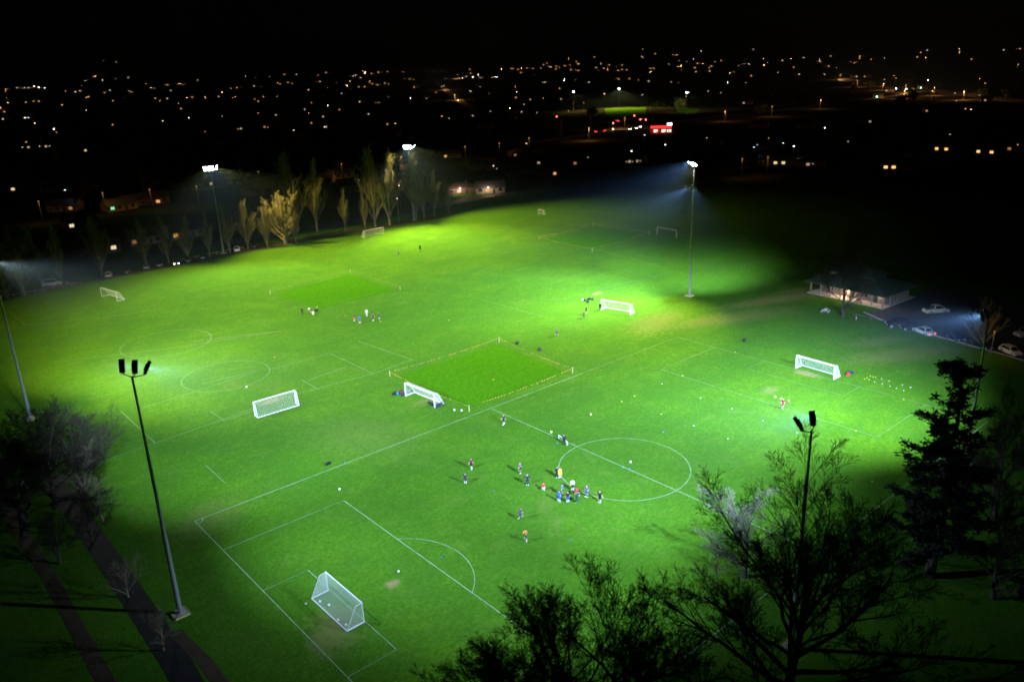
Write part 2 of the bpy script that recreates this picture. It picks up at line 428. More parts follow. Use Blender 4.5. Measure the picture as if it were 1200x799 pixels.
# ------------------------------------------------------------------ cricket squares with rope and orange flags
M_POST = mat('pale_timber', (.42, .33, .2), .8); M_ORANGE = mat('orange_tape', (.62, .22, .03), .6, var=.1); M_ROPE = mat('rope', (.25, .22, .12), .9)
M_DARKP = mat('weathered_timber', (.11, .09, .065), .85)
def square(corners, grow, label, flags=True, posts=1, rope_m=None):
    c = [G(*p) for p in corners]
    ctr = sum(c, Vector((0, 0, 0)))/4
    inner = [ctr+(p-ctr)*grow for p in c]
    sheet('cricket_square', inner, M_SQUARE, .012)
    t = thing('rope_fence', label, 'fence', c[0])
    o = c[0]
    def P_(p): return p-o
    sag = MB(); fl = MB()
    for k in range(4):
        a, b = c[k], c[(k+1) % 4]; n = posts
        for j in range(n):
            p = a+(b-a)*(j/n)
            mb = MB(); mb.tube(P_(p), P_(p)+Vector((0, 0, 1.15)), .05, .045, 6); mb.build('post', M_POST, t)
        N_ = int((b-a).length/.62); prev = None
        for i in range(N_+1):
            f = i/N_; s = .98-.42*4*f*(1-f)*(.8 if n == 1 else .35) if flags else .85
            q = P_(a+(b-a)*f)+Vector((R.uniform(-.03, .03), R.uniform(-.03, .03), s+R.uniform(-.03, .03)))
            if prev is not None: sag.tube(prev, q, .008, .008, 3, False)
            if flags and 0 < i < N_ and R.random() < .7:
                d = (b-a).normalized(); w = R.uniform(.05, .09)
                mid = q+Vector((0, 0, -.10))
                fl.box(mid, (w*1.6, .02, .13), math.atan2(d.y, d.x)+R.uniform(-.5, .5))
            prev = q
    sag.build('rope', rope_m or M_ROPE, t)
    if flags:
        f = fl.build('tape_flags', M_ORANGE, t); f['kind'] = 'stuff'
    return t
square([(457, 441), (550, 482), (671, 437), (585, 401)], .93, 'orange flagged rope fence round the square behind the pushed-aside goal')
square([(317, 345), (372, 364), (469, 340), (411, 320)], .93, 'plain rope fence without flags round the bright far square', False, 1, M_ROPE)
square([(632, 281), (694, 295), (761, 275), (695, 265)], .92, 'orange flagged rope fence round the dim square next to bare goalposts')

# ------------------------------------------------------------------ goals
M_WHITE = mat('white_aluminium', (.80, .81, .80), .35, .0, .06, 3); M_NET = mat('white_net', (.72, .74, .72), .8); M_GREYP = mat('dull_white_paint', (.50, .50, .48), .5)
def goal(label, fa, fb, side, group='football goals', h=2.44, depth=2.0, top=.75, post=.06, net=True, m=None, net_gap=.30, W=None):
    """fa, fb: ground points of the two front posts; side: +1/-1 which side the net is on"""
    m = m or M_WHITE
    a, b = Vector(fa), Vector(fb); mid = (a+b)/2; d = (b-a); w = W or d.length; ang = math.atan2(d.y, d.x)
    t = thing('football_goal', label, 'goal', mid, ang, group)
    x0, x1 = -w/2, w/2; s = side
    for x in (x0, x1): MB().tube((x, 0, 0), (x, 0, h), post, post, 8).build('post', m, t)
    MB().tube((x0-post, 0, h), (x1+post, 0, h), post*.98, post*.98, 8).build('crossbar', m, t)
    if net:
        for x in (x0, x1):
            MB().tube((x, 0, h-.02), (x, s*top, h-.08), .035, .03, 6).tube((x, s*top, h-.08), (x, s*depth, .08), .03, .03, 6).build('stanchion', m, t)
            MB().tube((x, s*.05, .055), (x, s*depth, .055), .05, .05, 6).build('side_bar', m, t)
        MB().tube((x0, s*depth, .055), (x1, s*depth, .055), .055, .055, 6).build('ground_bar', m, t)
        nb = MB(); r = .0085
        prof = [(0, h), (s*top, h-.10), (s*depth, .1)]
        def on(f):     # point on the roof/back profile
            l1 = top; l2 = math.hypot(depth-top, h-.2); L = f*(l1+l2)
            if L <= l1: k = L/l1; return prof[0][0]*(1-k)+prof[1][0]*k, prof[0][1]*(1-k)+prof[1][1]*k
            k = (L-l1)/l2; return prof[1][0]*(1-k)+prof[2][0]*k, prof[1][1]*(1-k)+prof[2][1]*k
        nx = int(w/net_gap); ny = int((top+h)/net_gap)
        for i in range(1, nx):
            x = x0+w*i/nx
            q = [on(j/8) for j in range(9)]
            for (y0, z0), (y1, z1) in zip(q[:-1], q[1:]): nb.tube((x, y0, z0), (x, y1, z1), r, r, 3, False)
        for j in range(1, ny):
            y, z = on(j/ny); nb.tube((x0, y, z), (x1, y, z), r, r, 3, False)
        for x in (x0, x1):
            for i in range(1, int(h/net_gap)):
                z = i*net_gap; ye = s*(depth-(depth-top)*max(0, z-.1)/(h-.2)); nb.tube((x, 0, z), (x, ye, z), r, r, 3, False)
            for i in range(1, int(depth/net_gap)):
                y = i*net_gap; zt = h-.05 if y < top else .1+(h-.2)*(depth-y)/(depth-top); nb.tube((x, s*y, .05), (x, s*y, zt), r, r, 3, False)
        k = nb.build('net', M_NET, t); k['kind'] = 'stuff'
    return t
goal('large white netted goal with loose balls lying in its net', G(384.5, 692), G(426.5, 729), -1, net_gap=.2)
goal('white goal seen from behind, over the bare patch beside the second penalty box', G(299, 487), G(347, 472.5), -1, top=.6, depth=1.2)
goal('white goal pushed against the flagged rope fence, bags at both posts', G(475.5, 464), G(509.5, 477.5), 1)
goal('white goal with a red bag by its post and a bare patch in front', G(932.5, 431.5), G(977, 444.5), 1)
goal('white goal with a goalkeeper standing at its post', G(704.5, 363.2), G(738.5, 369), 1)
goal('white goal with a slack net standing near the white van-like car', G(119.5, 347.8), G(137.5, 353.2), 1)
goal('pale goal at the dark edge of the field below the poplars', G(427.5, 279), G(450, 274.6), 1, m=M_GREYP)
goal('very small grey practice goal at the far dark end of the grass', G(631, 251.5), G(636.5, 252), 1, h=1.9, depth=1.6, m=M_GREYP)
goal('bare white goalposts without a net beyond the dim square', G(770, 275), G(792.5, 279), 1, net=False, m=M_GREYP)
goal('low white mini goal frame lying across the halfway line', G(655, 513.5), G(664.8, 521.5), 1, group='practice goals', h=.55, depth=.9, top=.35, post=.045, net=False)

# ------------------------------------------------------------------ people
def fk(pose):
    J = dict(pelvis=(0, 0, .95), spine=(0, 0, 1.14), chest=(0, 0, 1.36), neck=(.0, 0, 1.50), jaw=(.03, 0, 1.57), head=(.015, 0, 1.66), top=(0, 0, 1.74), nose=(.125, 0, 1.645),
             shL=(0, .19, 1.42), elL=(-.02, .25, 1.14), wrL=(.05, .27, .91), haL=(.07, .27, .84), shR=(0, -.19, 1.42), elR=(-.02, -.25, 1.14), wrR=(.05, -.27, .91), haR=(.07, -.27, .84),
             hipL=(0, .10, .90), knL=(.02, .11, .50), anL=(-.02, .12, .09), toL=(.16, .14, .045), hipR=(0, -.10, .90), knR=(.02, -.11, .50), anR=(-.02, -.12, .09), toR=(.16, -.14, .045))
    J.update(pose); return J
def lift(J, names, dx, dz): return {k: (J[k][0]+dx, J[k][1], J[k][2]+dz) for k in names}
UP = ['spine', 'chest', 'neck', 'jaw', 'head', 'top', 'nose', 'shL', 'elL', 'wrL', 'haL', 'shR', 'elR', 'wrR', 'haR']
B0 = fk({})
def tilt(J, a, names=UP):
    """bend the upper body forward about the pelvis"""
    px, py, pz = J['pelvis']; o = {}
    for k in names:
        x, y, z = J[k]; dx, dz = x-px, z-pz
        o[k] = (px+dx*math.cos(a)+dz*math.sin(a), y, pz-dx*math.sin(a)+dz*math.cos(a))
    return o
hips = dict(elL=(-.10, .38, 1.18), wrL=(.06, .22, 1.03), haL=(.10, .17, 1.0), elR=(-.10, -.38, 1.18), wrR=(.06, -.22, 1.03), haR=(.10, -.17, 1.0))
walk = dict(knL=(.16, .11, .52), anL=(.26, .11, .12), toL=(.43, .12, .10), knR=(-.06, -.11, .49), anR=(-.30, -.11, .13), toR=(-.14, -.12, .04), elL=(-.12, .25, 1.16), wrL=(-.06, .25, .93), haL=(-.04, .25, .86), elR=(.09, -.25, 1.15), wrR=(.24, -.23, .98), haR=(.29, -.22, .93))
run = dict(pelvis=(0, 0, .93), knL=(.32, .11, .66), anL=(.20, .11, .28), toL=(.36, .12, .22), knR=(-.05, -.11, .48), anR=(-.28, -.11, .14), toR=(-.13, -.12, .045), elL=(-.20, .27, 1.2), wrL=(-.02, .26, 1.06), haL=(.04, .25, 1.04), elR=(.06, -.26, 1.18), wrR=(.26, -.2, 1.24), haR=(.32, -.18, 1.28))
runJ = fk(run); run.update(tilt(runJ, .18))
armsout = dict(elL=(.02, .42, 1.30), wrL=(.06, .62, 1.18), haL=(.08, .69, 1.15), elR=(.02, -.42, 1.30), wrR=(.06, -.62, 1.18), haR=(.08, -.69, 1.15))
bend = dict(tilt(B0, 1.25)); bj = fk(bend)
bend.update(elL=(bj['shL'][0]+.05, .24, bj['shL'][2]-.26), wrL=(bj['shL'][0]+.1, .2, bj['shL'][2]-.48), haL=(bj['shL'][0]+.11, .19, bj['shL'][2]-.55), elR=(bj['shR'][0]+.05, -.24, bj['shR'][2]-.26), wrR=(bj['shR'][0]+.1, -.2, bj['shR'][2]-.48), haR=(bj['shR'][0]+.11, -.19, bj['shR'][2]-.55))
cro = dict(pelvis=(-.12, 0, .42)); cro.update(lift(B0, UP, -.12, -.53)); cj = fk(cro); cro.update(tilt(cj, .55))
cro.update(hipL=(-.12, .10, .40), knL=(.24, .17, .50), anL=(.0, .14, .09), toL=(.19, .17, .045), hipR=(-.12, -.10, .40), knR=(.22, -.17, .46), anR=(-.02, -.14, .10), toR=(.16, -.17, .045))
cj = fk(cro)
cro.update(elL=(cj['shL'][0]+.12, .24, cj['shL'][2]-.24), wrL=(cj['shL'][0]+.28, .14, cj['shL'][2]-.36), haL=(cj['shL'][0]+.34, .11, cj['shL'][2]-.38), elR=(cj['shR'][0]+.12, -.24, cj['shR'][2]-.24), wrR=(cj['shR'][0]+.28, -.14, cj['shR'][2]-.36), haR=(cj['shR'][0]+.34, -.11, cj['shR'][2]-.38))
POSES = dict(stand={}, hips=hips, walk=walk, run=run, arms=armsout, bend=bend, crouch=cro)
BONES = [('pelvis', 'spine', 'torso'), ('spine', 'chest', 'torso'), ('chest', 'neck', 'neck'), ('neck', 'jaw', 'head'), ('jaw', 'head', 'head'), ('head', 'top', 'head'), ('head', 'nose', 'head')]
for s in 'LR':
    BONES += [('chest', 'sh'+s, 'torso'), ('sh'+s, 'el'+s, 'uarm'), ('el'+s, 'wr'+s, 'farm'), ('wr'+s, 'ha'+s, 'hand'), ('pelvis', 'hip'+s, 'pelvis'), ('hip'+s, 'kn'+s, 'thigh'), ('kn'+s, 'an'+s, 'shin'), ('an'+s, 'to'+s, 'foot')]
RAD = dict(pelvis=.135, spine=.125, chest=.145, neck=.06, jaw=.075, head=.105, top=.06, nose=.014, sh=.075, el=.046, wr=.034, ha=.038, hip=.095, kn=.062, an=.045, to=.04)
POSE_MESH = {}
def pose_meshes(name):
    if name in POSE_MESH: return POSE_MESH[name]
    J = fk(POSES[name]); keys = list(J); V = [Vector(J[k]) for k in keys]; E_ = [(keys.index(a), keys.index(b)) for a, b, _ in BONES]
    rad = [RAD.get(k, RAD.get(k[:-1], .05)) for k in keys]
    for s in (1, -1):                                            # five separate fingers on each hand
        K = 'L' if s > 0 else 'R'
        h = Vector(J['ha'+K]); d = (h-Vector(J['wr'+K])).normalized(); hi = keys.index('ha'+K)
        f = Vector((1, 0, 0)); f = (f-d*f.dot(d)); f = f.normalized() if f.length > .1 else Vector((0, 1, 0)); n = d.cross(f)
        for k, (off, ln) in enumerate(((.034, .075), (.012, .088), (-.012, .082), (-.034, .065))):
            a = h+d*.035+f*off; b = a+d*ln*.55+n*s*.012; c = b+d*ln*.45+n*s*.03
            i = len(V); V += [a, b, c]; rad += [.0095, .009, .008]; E_ += [(hi, i), (i, i+1), (i+1, i+2)]
        a = h-d*.01+f*.04; b = a+f*.025+d*.045
        i = len(V); V += [a, b]; rad += [.011, .009]; E_ += [(hi, i), (i, i+1)]
    me = bpy.data.meshes.new('tmp'); me.from_pydata(V, E_, []); me.update()
    o = bpy.data.objects.new('tmp', me); col.objects.link(o)
    o.modifiers.new('s', 'SKIN')
    sv = me.skin_vertices[0].data
    for i, r in enumerate(rad): sv[i].radius = (r, r); sv[i].use_root = (keys[i] == 'pelvis' if i < len(keys) else False)
    ss = o.modifiers.new('u', 'SUBSURF'); ss.levels = 1; ss.render_levels = 1
    dg = bpy.context.evaluated_depsgraph_get(); dg.update()
    body = bpy.data.meshes.new_from_object(o.evaluated_get(dg)); bpy.data.objects.remove(o)
    body.name = 'body_'+name
    zmin = min(v.co.z for v in body.vertices)
    for v in body.vertices: v.co.z -= zmin
    body.update()
    A = np.array([J[a] for a, b, _ in BONES]); Bq = np.array([J[b] for a, b, _ in BONES]); A[:, 2] -= zmin; Bq[:, 2] -= zmin
    rr = np.array([RAD.get(a, RAD.get(a[:-1], .05)) for a, b, _ in BONES])
    co = np.array([v.co[:] for v in body.vertices]); nr = np.array([v.normal[:] for v in body.vertices])
    ab = Bq-A; t = np.clip(((co[:, None]-A[None])*ab[None]).sum(2)/(ab**2).sum(1)[None], 0, 1)
    dist = np.linalg.norm(co[:, None]-(A[None]+t[..., None]*ab[None]), axis=2)/rr[None]
    k = dist.argmin(1); tt = t[np.arange(len(co)), k]; reg = np.array([BONES[i][2] for i in k])
    hd = np.array(J['head'])-[0, 0, zmin]; upv = np.array(J['top'])-np.array(J['neck']); upv /= np.linalg.norm(upv)
    fw = np.array(J['nose'])-np.array(J['head']); fw /= np.linalg.norm(fw)
    rel = co-hd; left = co[:, 1] > 0
    sel = dict(shirt=(reg == 'torso') | ((reg == 'neck') & (tt < .55)) | ((reg == 'uarm') & (tt < .8)),
               sleeves=((reg == 'uarm') & (tt >= .5)) | ((reg == 'farm') & (tt < .9)),
               shorts=(reg == 'pelvis') | ((reg == 'thigh') & (tt < .72)) | ((reg == 'torso') & (tt < .12) & (np.abs(co[:, 2]-(J['pelvis'][2]-zmin)) < .16)),
               legs=((reg == 'thigh') & (tt >= .5)) | ((reg == 'shin') & (tt < .92)),
               sockL=(reg == 'shin') & (tt > .38) & left, sockR=(reg == 'shin') & (tt > .38) & ~left, shoeL=((reg == 'foot') | ((reg == 'shin') & (tt > .95))) & left, shoeR=((reg == 'foot') | ((reg == 'shin') & (tt > .95))) & ~left,
               hair=(reg == 'head') & ((rel@upv > .035) | (rel@fw < -.015)) & (rel@upv > -.06))
    off = dict(shirt=.018, sleeves=.014, shorts=.024, legs=.014, sockL=.008, sockR=.008, shoeL=.012, shoeR=.012, hair=.016)
    out = dict(body=body)
    for nm, s in sel.items():
        fs = [tuple(p.vertices) for p in body.polygons if sum(s[i] for i in p.vertices) >= (len(p.vertices)+1)//2]
        ids = sorted({i for f in fs for i in f}); mp = {i: j for j, i in enumerate(ids)}
        m2 = bpy.data.meshes.new(nm); m2.from_pydata([tuple(co[i]+nr[i]*off[nm]) for i in ids], [], [tuple(mp[i] for i in f) for f in fs]); m2.update()
        m2.polygons.foreach_set('use_smooth', [True]*len(m2.polygons)); out[nm] = m2
    body.polygons.foreach_set('use_smooth', [True]*len(body.polygons))
    POSE_MESH[name] = out
    return out
CLO = dict(black=(.012, .012, .014), navy=(.015, .022, .06), grey=(.12, .12, .14), dgrey=(.04, .042, .05), maroon=(.16, .02, .035), white=(.75, .75, .74), yellow=(.75, .55, .05), orange=(.72, .33, .04), blue=(.03, .13, .55),
           teal=(.02, .22, .38), red=(.62, .03, .03), purple=(.09, .05, .16), green=(.02, .08, .05), pale=(.75, .72, .45), rblue=(.04, .10, .40), brown=(.06, .04, .03))
SKIN = [(.45, .27, .18), (.38, .22, .14), (.28, .15, .09)]
def cmat(c): return mat('cloth_'+c, tuple(x*.62 for x in CLO[c]), .85, var=.15, scale=9)
def person(u, v, pose, face, shirt, shorts, socks, label, long=False, trousers=False, hair='brown', skin=0, s=1.0):
    g = G(u, v); t = thing('person', label, 'person', g, face, 'people on the playing fields')
    t.scale = (s, s, s)
    pm = pose_meshes(pose)
    def put(name, mk, m):
        o = obj(name, pm[mk], t); 
        if not pm[mk].materials: pm[mk].materials.append(None)
        o.material_slots[0].link = 'OBJECT'; o.material_slots[0].material = m
    put('body', 'body', mat('skin_%d' % skin, SKIN[skin], .6, var=.08)); put('shirt', 'shirt', cmat(shirt)); put('shorts', 'shorts', cmat(shorts)); put('hair', 'hair', mat('hair_'+hair, CLO[hair], .7))
    if long: put('sleeves', 'sleeves', cmat(shirt))
    if trousers: put('trouser_legs', 'legs', cmat(shorts))
    else: put('sock', 'sockL', cmat(socks)); put('sock', 'sockR', cmat(socks))
    sh = cmat('orange' if skin == 1 and not trousers else 'white' if R.random() < .5 else 'black'); put('shoe', 'shoeL', sh); put('shoe', 'shoeR', sh)
    return t
PEOPLE = [
 (590.5, 497.5, 'walk', 3.2, 'dgrey', 'black', 'white', 'player in charcoal walking alone near the fenced square'),
 (661, 521, 'stand', 3.6, 'black', 'black', 'black', 'person in black standing over the low mini goal', 1, 1),
 (552.5, 549.5, 'walk', 3.8, 'maroon', 'black', 'white', 'player in maroon shirt, black shorts and white socks, standing apart'),
 (545.5, 567, 'hips', .6, 'dgrey', 'dgrey', 'white', 'player in dark grey with bare pale legs, hands on hips', 0, 0),
 (609.5, 554.5, 'stand', 5.0, 'grey', 'black', 'black', 'player in mottled grey and black top behind the navy player'),
 (618, 568, 'hips', 4.0, 'navy', 'navy', 'white', 'player in navy tracksuit with hands on hips and white shoes', 1, 1),
 (636.5, 574.5, 'crouch', 0.4, 'red', 'white', 'white', 'person in red and white crouching on the grass'),
 (653, 559.5, 'stand', 4.2, 'black', 'black', 'black', 'player in black half hidden behind the yellow shirt', 1, 1),
 (656.3, 560.8, 'stand', 4.4, 'yellow', 'yellow', 'white', 'player in bright yellow on the centre circle'),
 (671, 575, 'stand', 4.2, 'white', 'black', 'white', 'player in white and black top in the huddle behind the circle line'),
 (659, 580.5, 'stand', 5.2, 'teal', 'black', 'black', 'player in teal blue top at the back left of the huddle'),
 (655, 588, 'stand', .2, 'blue', 'blue', 'white', 'player in bright royal blue shirt and shorts at the huddle'),
 (665.5, 589, 'stand', 1.0, 'black', 'rblue', 'white', 'player in black shirt and blue shorts in front of the huddle'),
 (676.3, 589, 'stand', 1.6, 'green', 'green', 'white', 'tall player in very dark green tracksuit in the huddle', 1, 1),
 (678, 580, 'bend', 3.4, 'red', 'black', 'black', 'person in bright red bending over in the huddle', 1, 0),
 (687.5, 582, 'hips', 3.2, 'grey', 'rblue', 'black', 'player in grey lilac shirt and blue shorts beside the huddle'),
 (703, 588.5, 'arms', 3.0, 'black', 'black', 'white', 'player in black with bare arms spread at the right of the huddle'),
 (609.8, 608.5, 'run', 5.4, 'purple', 'purple', 'white', 'player in purple navy kit running near the penalty arc'),
 (616, 634.5, 'run', .9, 'orange', 'grey', 'white', 'player in orange yellow top running, closest to the dark treetops'),
 (917, 478.5, 'walk', 3.4, 'maroon', 'red', 'black', 'player in dark maroon top and red shorts by three yellow balls'),
 (652.7, 393, 'walk', 2.0, 'grey', 'black', 'black', 'lone player in grey and black beyond the fenced square'),
 (684.3, 373, 'stand', 2.6, 'grey', 'black', 'black', 'person in grey hooped top with long dark trousers near the goal', 1, 1),
 (687, 367.6, 'stand', 2.8, 'black', 'black', 'white', 'person in black shorts and top behind the grey hooped one'),
 (703.3, 363.5, 'stand', 4.0, 'black', 'black', 'black', 'goalkeeper in black leaning at the goal post', 1, 1),
 (354.5, 368.5, 'stand', .3, 'black', 'black', 'black', 'coach in black standing by the corner of the bright far square', 1, 1),
 (364.5, 366, 'bend', 3.0, 'white', 'black', 'black', 'person in white shirt bending down by the bright far square'),
 (367.2, 369.5, 'crouch', 1.0, 'pale', 'orange', 'white', 'person in pale yellow crouching by the bright far square'),
 (415.5, 376.8, 'walk', .2, 'black', 'red', 'white', 'player in black shirt and red shorts in the row of five'),
 (421.8, 379, 'stand', 1.0, 'blue', 'grey', 'white', 'small player in blue in the row of five', 0, 0, 'black', 1),
 (430, 370.5, 'walk', 4.0, 'white', 'white', 'white', 'player in white shirt and shorts behind the row of five'),
 (437.7, 376.2, 'walk', 3.5, 'maroon', 'black', 'white', 'player in dark maroon in the row of five'),
 (444.5, 374.3, 'hips', 3.2, 'green', 'green', 'white', 'player in dark green with pale legs at the end of the row of five'),
 (492.5, 293.2, 'stand', 4.0, 'black', 'black', 'black', 'lone person in black far out on the grass below the poplars', 1, 1),
 (467, 299, 'crouch', 4.0, 'rblue', 'navy', 'navy', 'small figure in blue crouching far out on the grass'),
]
for p in PEOPLE: person(*p)

# ------------------------------------------------------------------ balls, cones, bags
def ball_mesh(c, name):
    m, t, o = nt(name); h = N(t); bs = t.nodes.new('ShaderNodeBsdfPrincipled'); bs.inputs['Roughness'].default_value = .4
    tc = t.nodes.new('ShaderNodeTexCoord'); vo = t.nodes.new('ShaderNodeTexVoronoi'); vo.inputs['Scale'].default_value = 11
    t.links.new(tc.outputs['Object'], vo.inputs['Vector'])
    t.links.new(h.mix(h.ramp(vo.outputs['Distance'], .16, .2), (.12, .12, .12), c), bs.inputs['Base Color']); t.links.new(bs.outputs[0], o.inputs['Surface'])
    return MB().sphere((0, 0, .11), .11, 14, 10).mesh('football', m, True)
BALLW, BALLY = ball_mesh((.85, .85, .84), 'white_ball'), ball_mesh((.75, .85, .22), 'yellow_ball')
def ball(u, v, me, label, s=1.0):
    o = obj('football', me, None, G(u, v)); o.scale = (s, s, s); tag(o, label, 'ball', 'footballs lying on the grass'); return o
for u, v, l in [(359, 708.5, 'white football lying just outside the big netted goal'), (375, 705.5, 'white football in the big net, nearest its back bar corner'), (385.6, 709.7, 'white football in the middle of the big net'), (396.5, 727.3, 'white football in the big net toward the far post'), (405.5, 733, 'white football against the side of the big net'),
                (467.2, 670.5, 'white football alone near the penalty spot'), (532.5, 481, 'small white football by the corner post of the flagged square'), (541, 481.5, 'white football next to the corner post of the flagged square'),
                (739, 542, 'white football inside the centre circle'), (398, 574, 'white football near the corner of the penalty box'), (289, 454, 'pale football lying past the goal seen from behind')]:
    ball(u, v, BALLW, l, 1.25)
for u, v, l in [(908.3, 465.7, 'yellow football first of three by the player in red shorts'), (915.2, 468, 'yellow football at the shoulder of the player in red shorts'), (924.3, 470.6, 'yellow football behind the player in red shorts'), (692.4, 486.4, 'yellow football lying alone beyond the centre circle'), (646, 507, 'yellow football beside the low mini goal')]:
    ball(u, v, BALLY, l, 1.35)
def cone_mesh(c, n):
    mb = MB(); prof = [(.10, .0), (.105, .012), (.06, .055), (.03, .062)]; k = 14
    for r, z in prof: mb.v += [(r*math.cos(2*math.pi*i/k), r*math.sin(2*math.pi*i/k), z) for i in range(k)]
    for j in range(len(prof)-1): mb.f += [(j*k+i, j*k+(i+1) % k, (j+1)*k+(i+1) % k, (j+1)*k+i) for i in range(k)]
    return mb.mesh('marker_cone', mat(n, c, .5, var=.05), True)
CW, CY, CB, CO = cone_mesh((.80, .80, .80), 'white_cone'), cone_mesh((.82, .80, .08), 'yellow_cone'), cone_mesh((.03, .22, .62), 'blue_cone'), cone_mesh((.85, .30, .03), 'orange_cone')
def cones(me, label, group, pts, s=1.5):
    for u, v in pts: o = obj('marker_cone', me, None, G(u, v)); o.scale = (s*.62, s*.62, s*.9); tag(o, label, 'cone', group)
cones(CW, 'white marker disc in the loose line from the circle to the bare tree', 'white discs on the open pitch', [(775.8, 449.8), (821, 466.5), (857.7, 479), (894, 493), (934, 507), (978, 523), (813, 499), (853, 514)], 1.2)
cones(CW, 'white marker disc in the double row past the goal with the red bag', 'white discs in the double row', [(1025, 447.5), (1033, 444), (1042, 446.5), (1034, 450), (1043, 452.5), (1057.5, 451), (1050.5, 455), (1059, 457.5), (1067, 454)], 1.2)
cones(CY, 'yellow marker disc in the tight cluster past the goal with the red bag', 'yellow discs in the cluster', [(1013, 444.3), (1016, 442.8), (1018.5, 445), (1020, 440.8), (1023, 441.7), (1026, 442.2)], 1.2)
cones(CY, 'yellow marker disc scattered along the far penalty box', 'yellow discs by the far box', [(1059, 468), (1092, 467.5), (1003, 505), (1073, 527.5), (1022, 564)], 1.3)
cones(CY, 'yellow marker disc on the bright grass between the goals', 'yellow discs on the bright grass', [(861.7, 412.7), (800, 440), (743.6, 464), (728.7, 470.5), (775, 485)], 1.2)
cones(CB, 'blue marker disc on the main pitch', 'blue discs on the main pitch', [(404, 542), (578, 575), (669, 632.5), (653, 519), (730.3, 547.5), (738, 549), (517.5, 652.5), (777.5, 506)], 1.3)
cones(CO, 'orange marker disc on the middle grass', 'orange discs on the middle grass', [(322, 418.5), (526, 375.5), (405, 370), (578, 445), (446, 377)], 1.6)
def bag(u, v, c, label, rz=0, s=1.0):
    t = thing('kit_bag', label, 'bag', G(u, v), rz, 'kit bags left on the grass'); t.scale = (s, s, s)
    mb = MB(); n = 12; prof = [(-.36, .7), (-.34, .95), (-.15, 1.0), (.12, .96), (.33, .9), (.36, .66)]
    for x, k in prof:
        for i in range(n):
            a = 2*math.pi*i/n; y, z = math.cos(a)*.18*k, math.sin(a)*.17*k
            mb.v.append((x, y*(1.12 if z < 0 else 1), max(z, -.15)+.155))
    for j in range(len(prof)-1): mb.f += [(j*n+i, j*n+(i+1) % n, (j+1)*n+(i+1) % n, (j+1)*n+i) for i in range(n)]
    mb.f += [tuple(reversed(range(n))), tuple(range((len(prof)-1)*n, len(prof)*n))]
    mb.build('holdall', cmat(c), t, True)
    st = MB()
    for y in (-.07, .07): st.path([(-.14, y, .29), (-.10, y*1.4, .40), (.10, y*1.4, .40), (.14, y, .29)], .014, 4)
    st.build('strap', cmat('black'), t)
    return t
for a in [(606.6, 402.6, 'black', 'black kit bag lying beyond the flagged square corner', .5, 1.5), (632.5, 410.3, 'dgrey', 'charcoal kit bag on the bright grass beyond the flagged square', 1.2, 1.4),
          (462, 462.3, 'black', 'black kit bag at the outer end of the pile by the goal post', .3, 1.3), (466, 461.3, 'teal', 'teal kit bag in the pile by the goal post', 1.0, 1.2), (470.5, 460.5, 'maroon', 'maroon kit bag in the pile by the goal post', 2.0, 1.4), (472.5, 463.5, 'navy', 'navy kit bag nearest the goal post in the pile', .3, 1.2), (483.5, 459, 'maroon', 'maroon kit bag lying inside the goal by the flagged rope', .8, 1.0),
          (504.5, 474.3, 'black', 'black kit bag in front of the goal post by the flagged rope', 1.4, 1.6), (513.5, 476.5, 'navy', 'navy kit bag outside the goal post by the flagged rope', .2, 1.6), (517.5, 474.5, 'dgrey', 'charcoal kit bag behind the navy bag at the flagged rope', 1.2, 1.4),
          (993.5, 439.5, 'red', 'red kit bag lying beside the goal with the bare patch', .4, 1.5), (996.5, 437.6, 'navy', 'navy kit bag leaning behind the red bag', 1.9, 1.4), (873.3, 399.8, 'black', 'black kit bag alone on the grass under the tall two-tier mast', .4, 1.5),
          (384.3, 544.3, 'black', 'black kit bag alone near the penalty box touchline', .2, 1.2), (683, 352, 'white', 'white kit bag in the scatter behind the goalkeeper', .3, 1.2), (685, 352.4, 'navy', 'navy kit bag next to the white bag behind the goalkeeper', 1.3, 1.2), (690.5, 351.3, 'black', 'black kit bag in the scatter behind the goalkeeper', .1, 1.4), (694.5, 351.2, 'dgrey', 'charcoal kit bag in the scatter behind the goalkeeper', .7, 1.4), (689, 354.3, 'green', 'dark green kit bag in front of the scatter behind the goalkeeper', 1.1, 1.3),
          (370.5, 364.5, 'black', 'black kit bag beside the people at the bright far square', .4, 1.5)]:
    bag(*a)

# ------------------------------------------------------------------ trees without leaves
M_BARK = mat('dark_bark', (.040, .031, .022), .9, var=.35, scale=3); M_TWIG = mat('dark_twigs', (.024, .017, .009), .9, var=.3, scale=1.5)
M_PALEB = mat('pale_bark', (.15, .125, .075), .85, var=.3, scale=2); M_PALET = mat('pale_twigs', (.135, .12, .062), .85, var=.3, scale=1)
M_LITTWIG = mat('painted_lit_twigs', (.11, .095, .075), .8, var=.3, scale=1)  # pale twig colour paints in the mast lamp's light
def rot_about(d, ang, phi, rng):
    """unit directions at angle ang from each d"""
    ref = np.where(np.abs(d[:, 2:3]) > .9, np.array([[1., 0, 0]]), np.array([[0, 0, 1.]]))
    a = np.cross(d, ref); a /= np.linalg.norm(a, axis=1, keepdims=True); b = np.cross(d, a)
    p = a*np.cos(phi)[:, None]+b*np.sin(phi)[:, None]
    return d*np.cos(ang)[:, None]+p*np.sin(ang)[:, None]
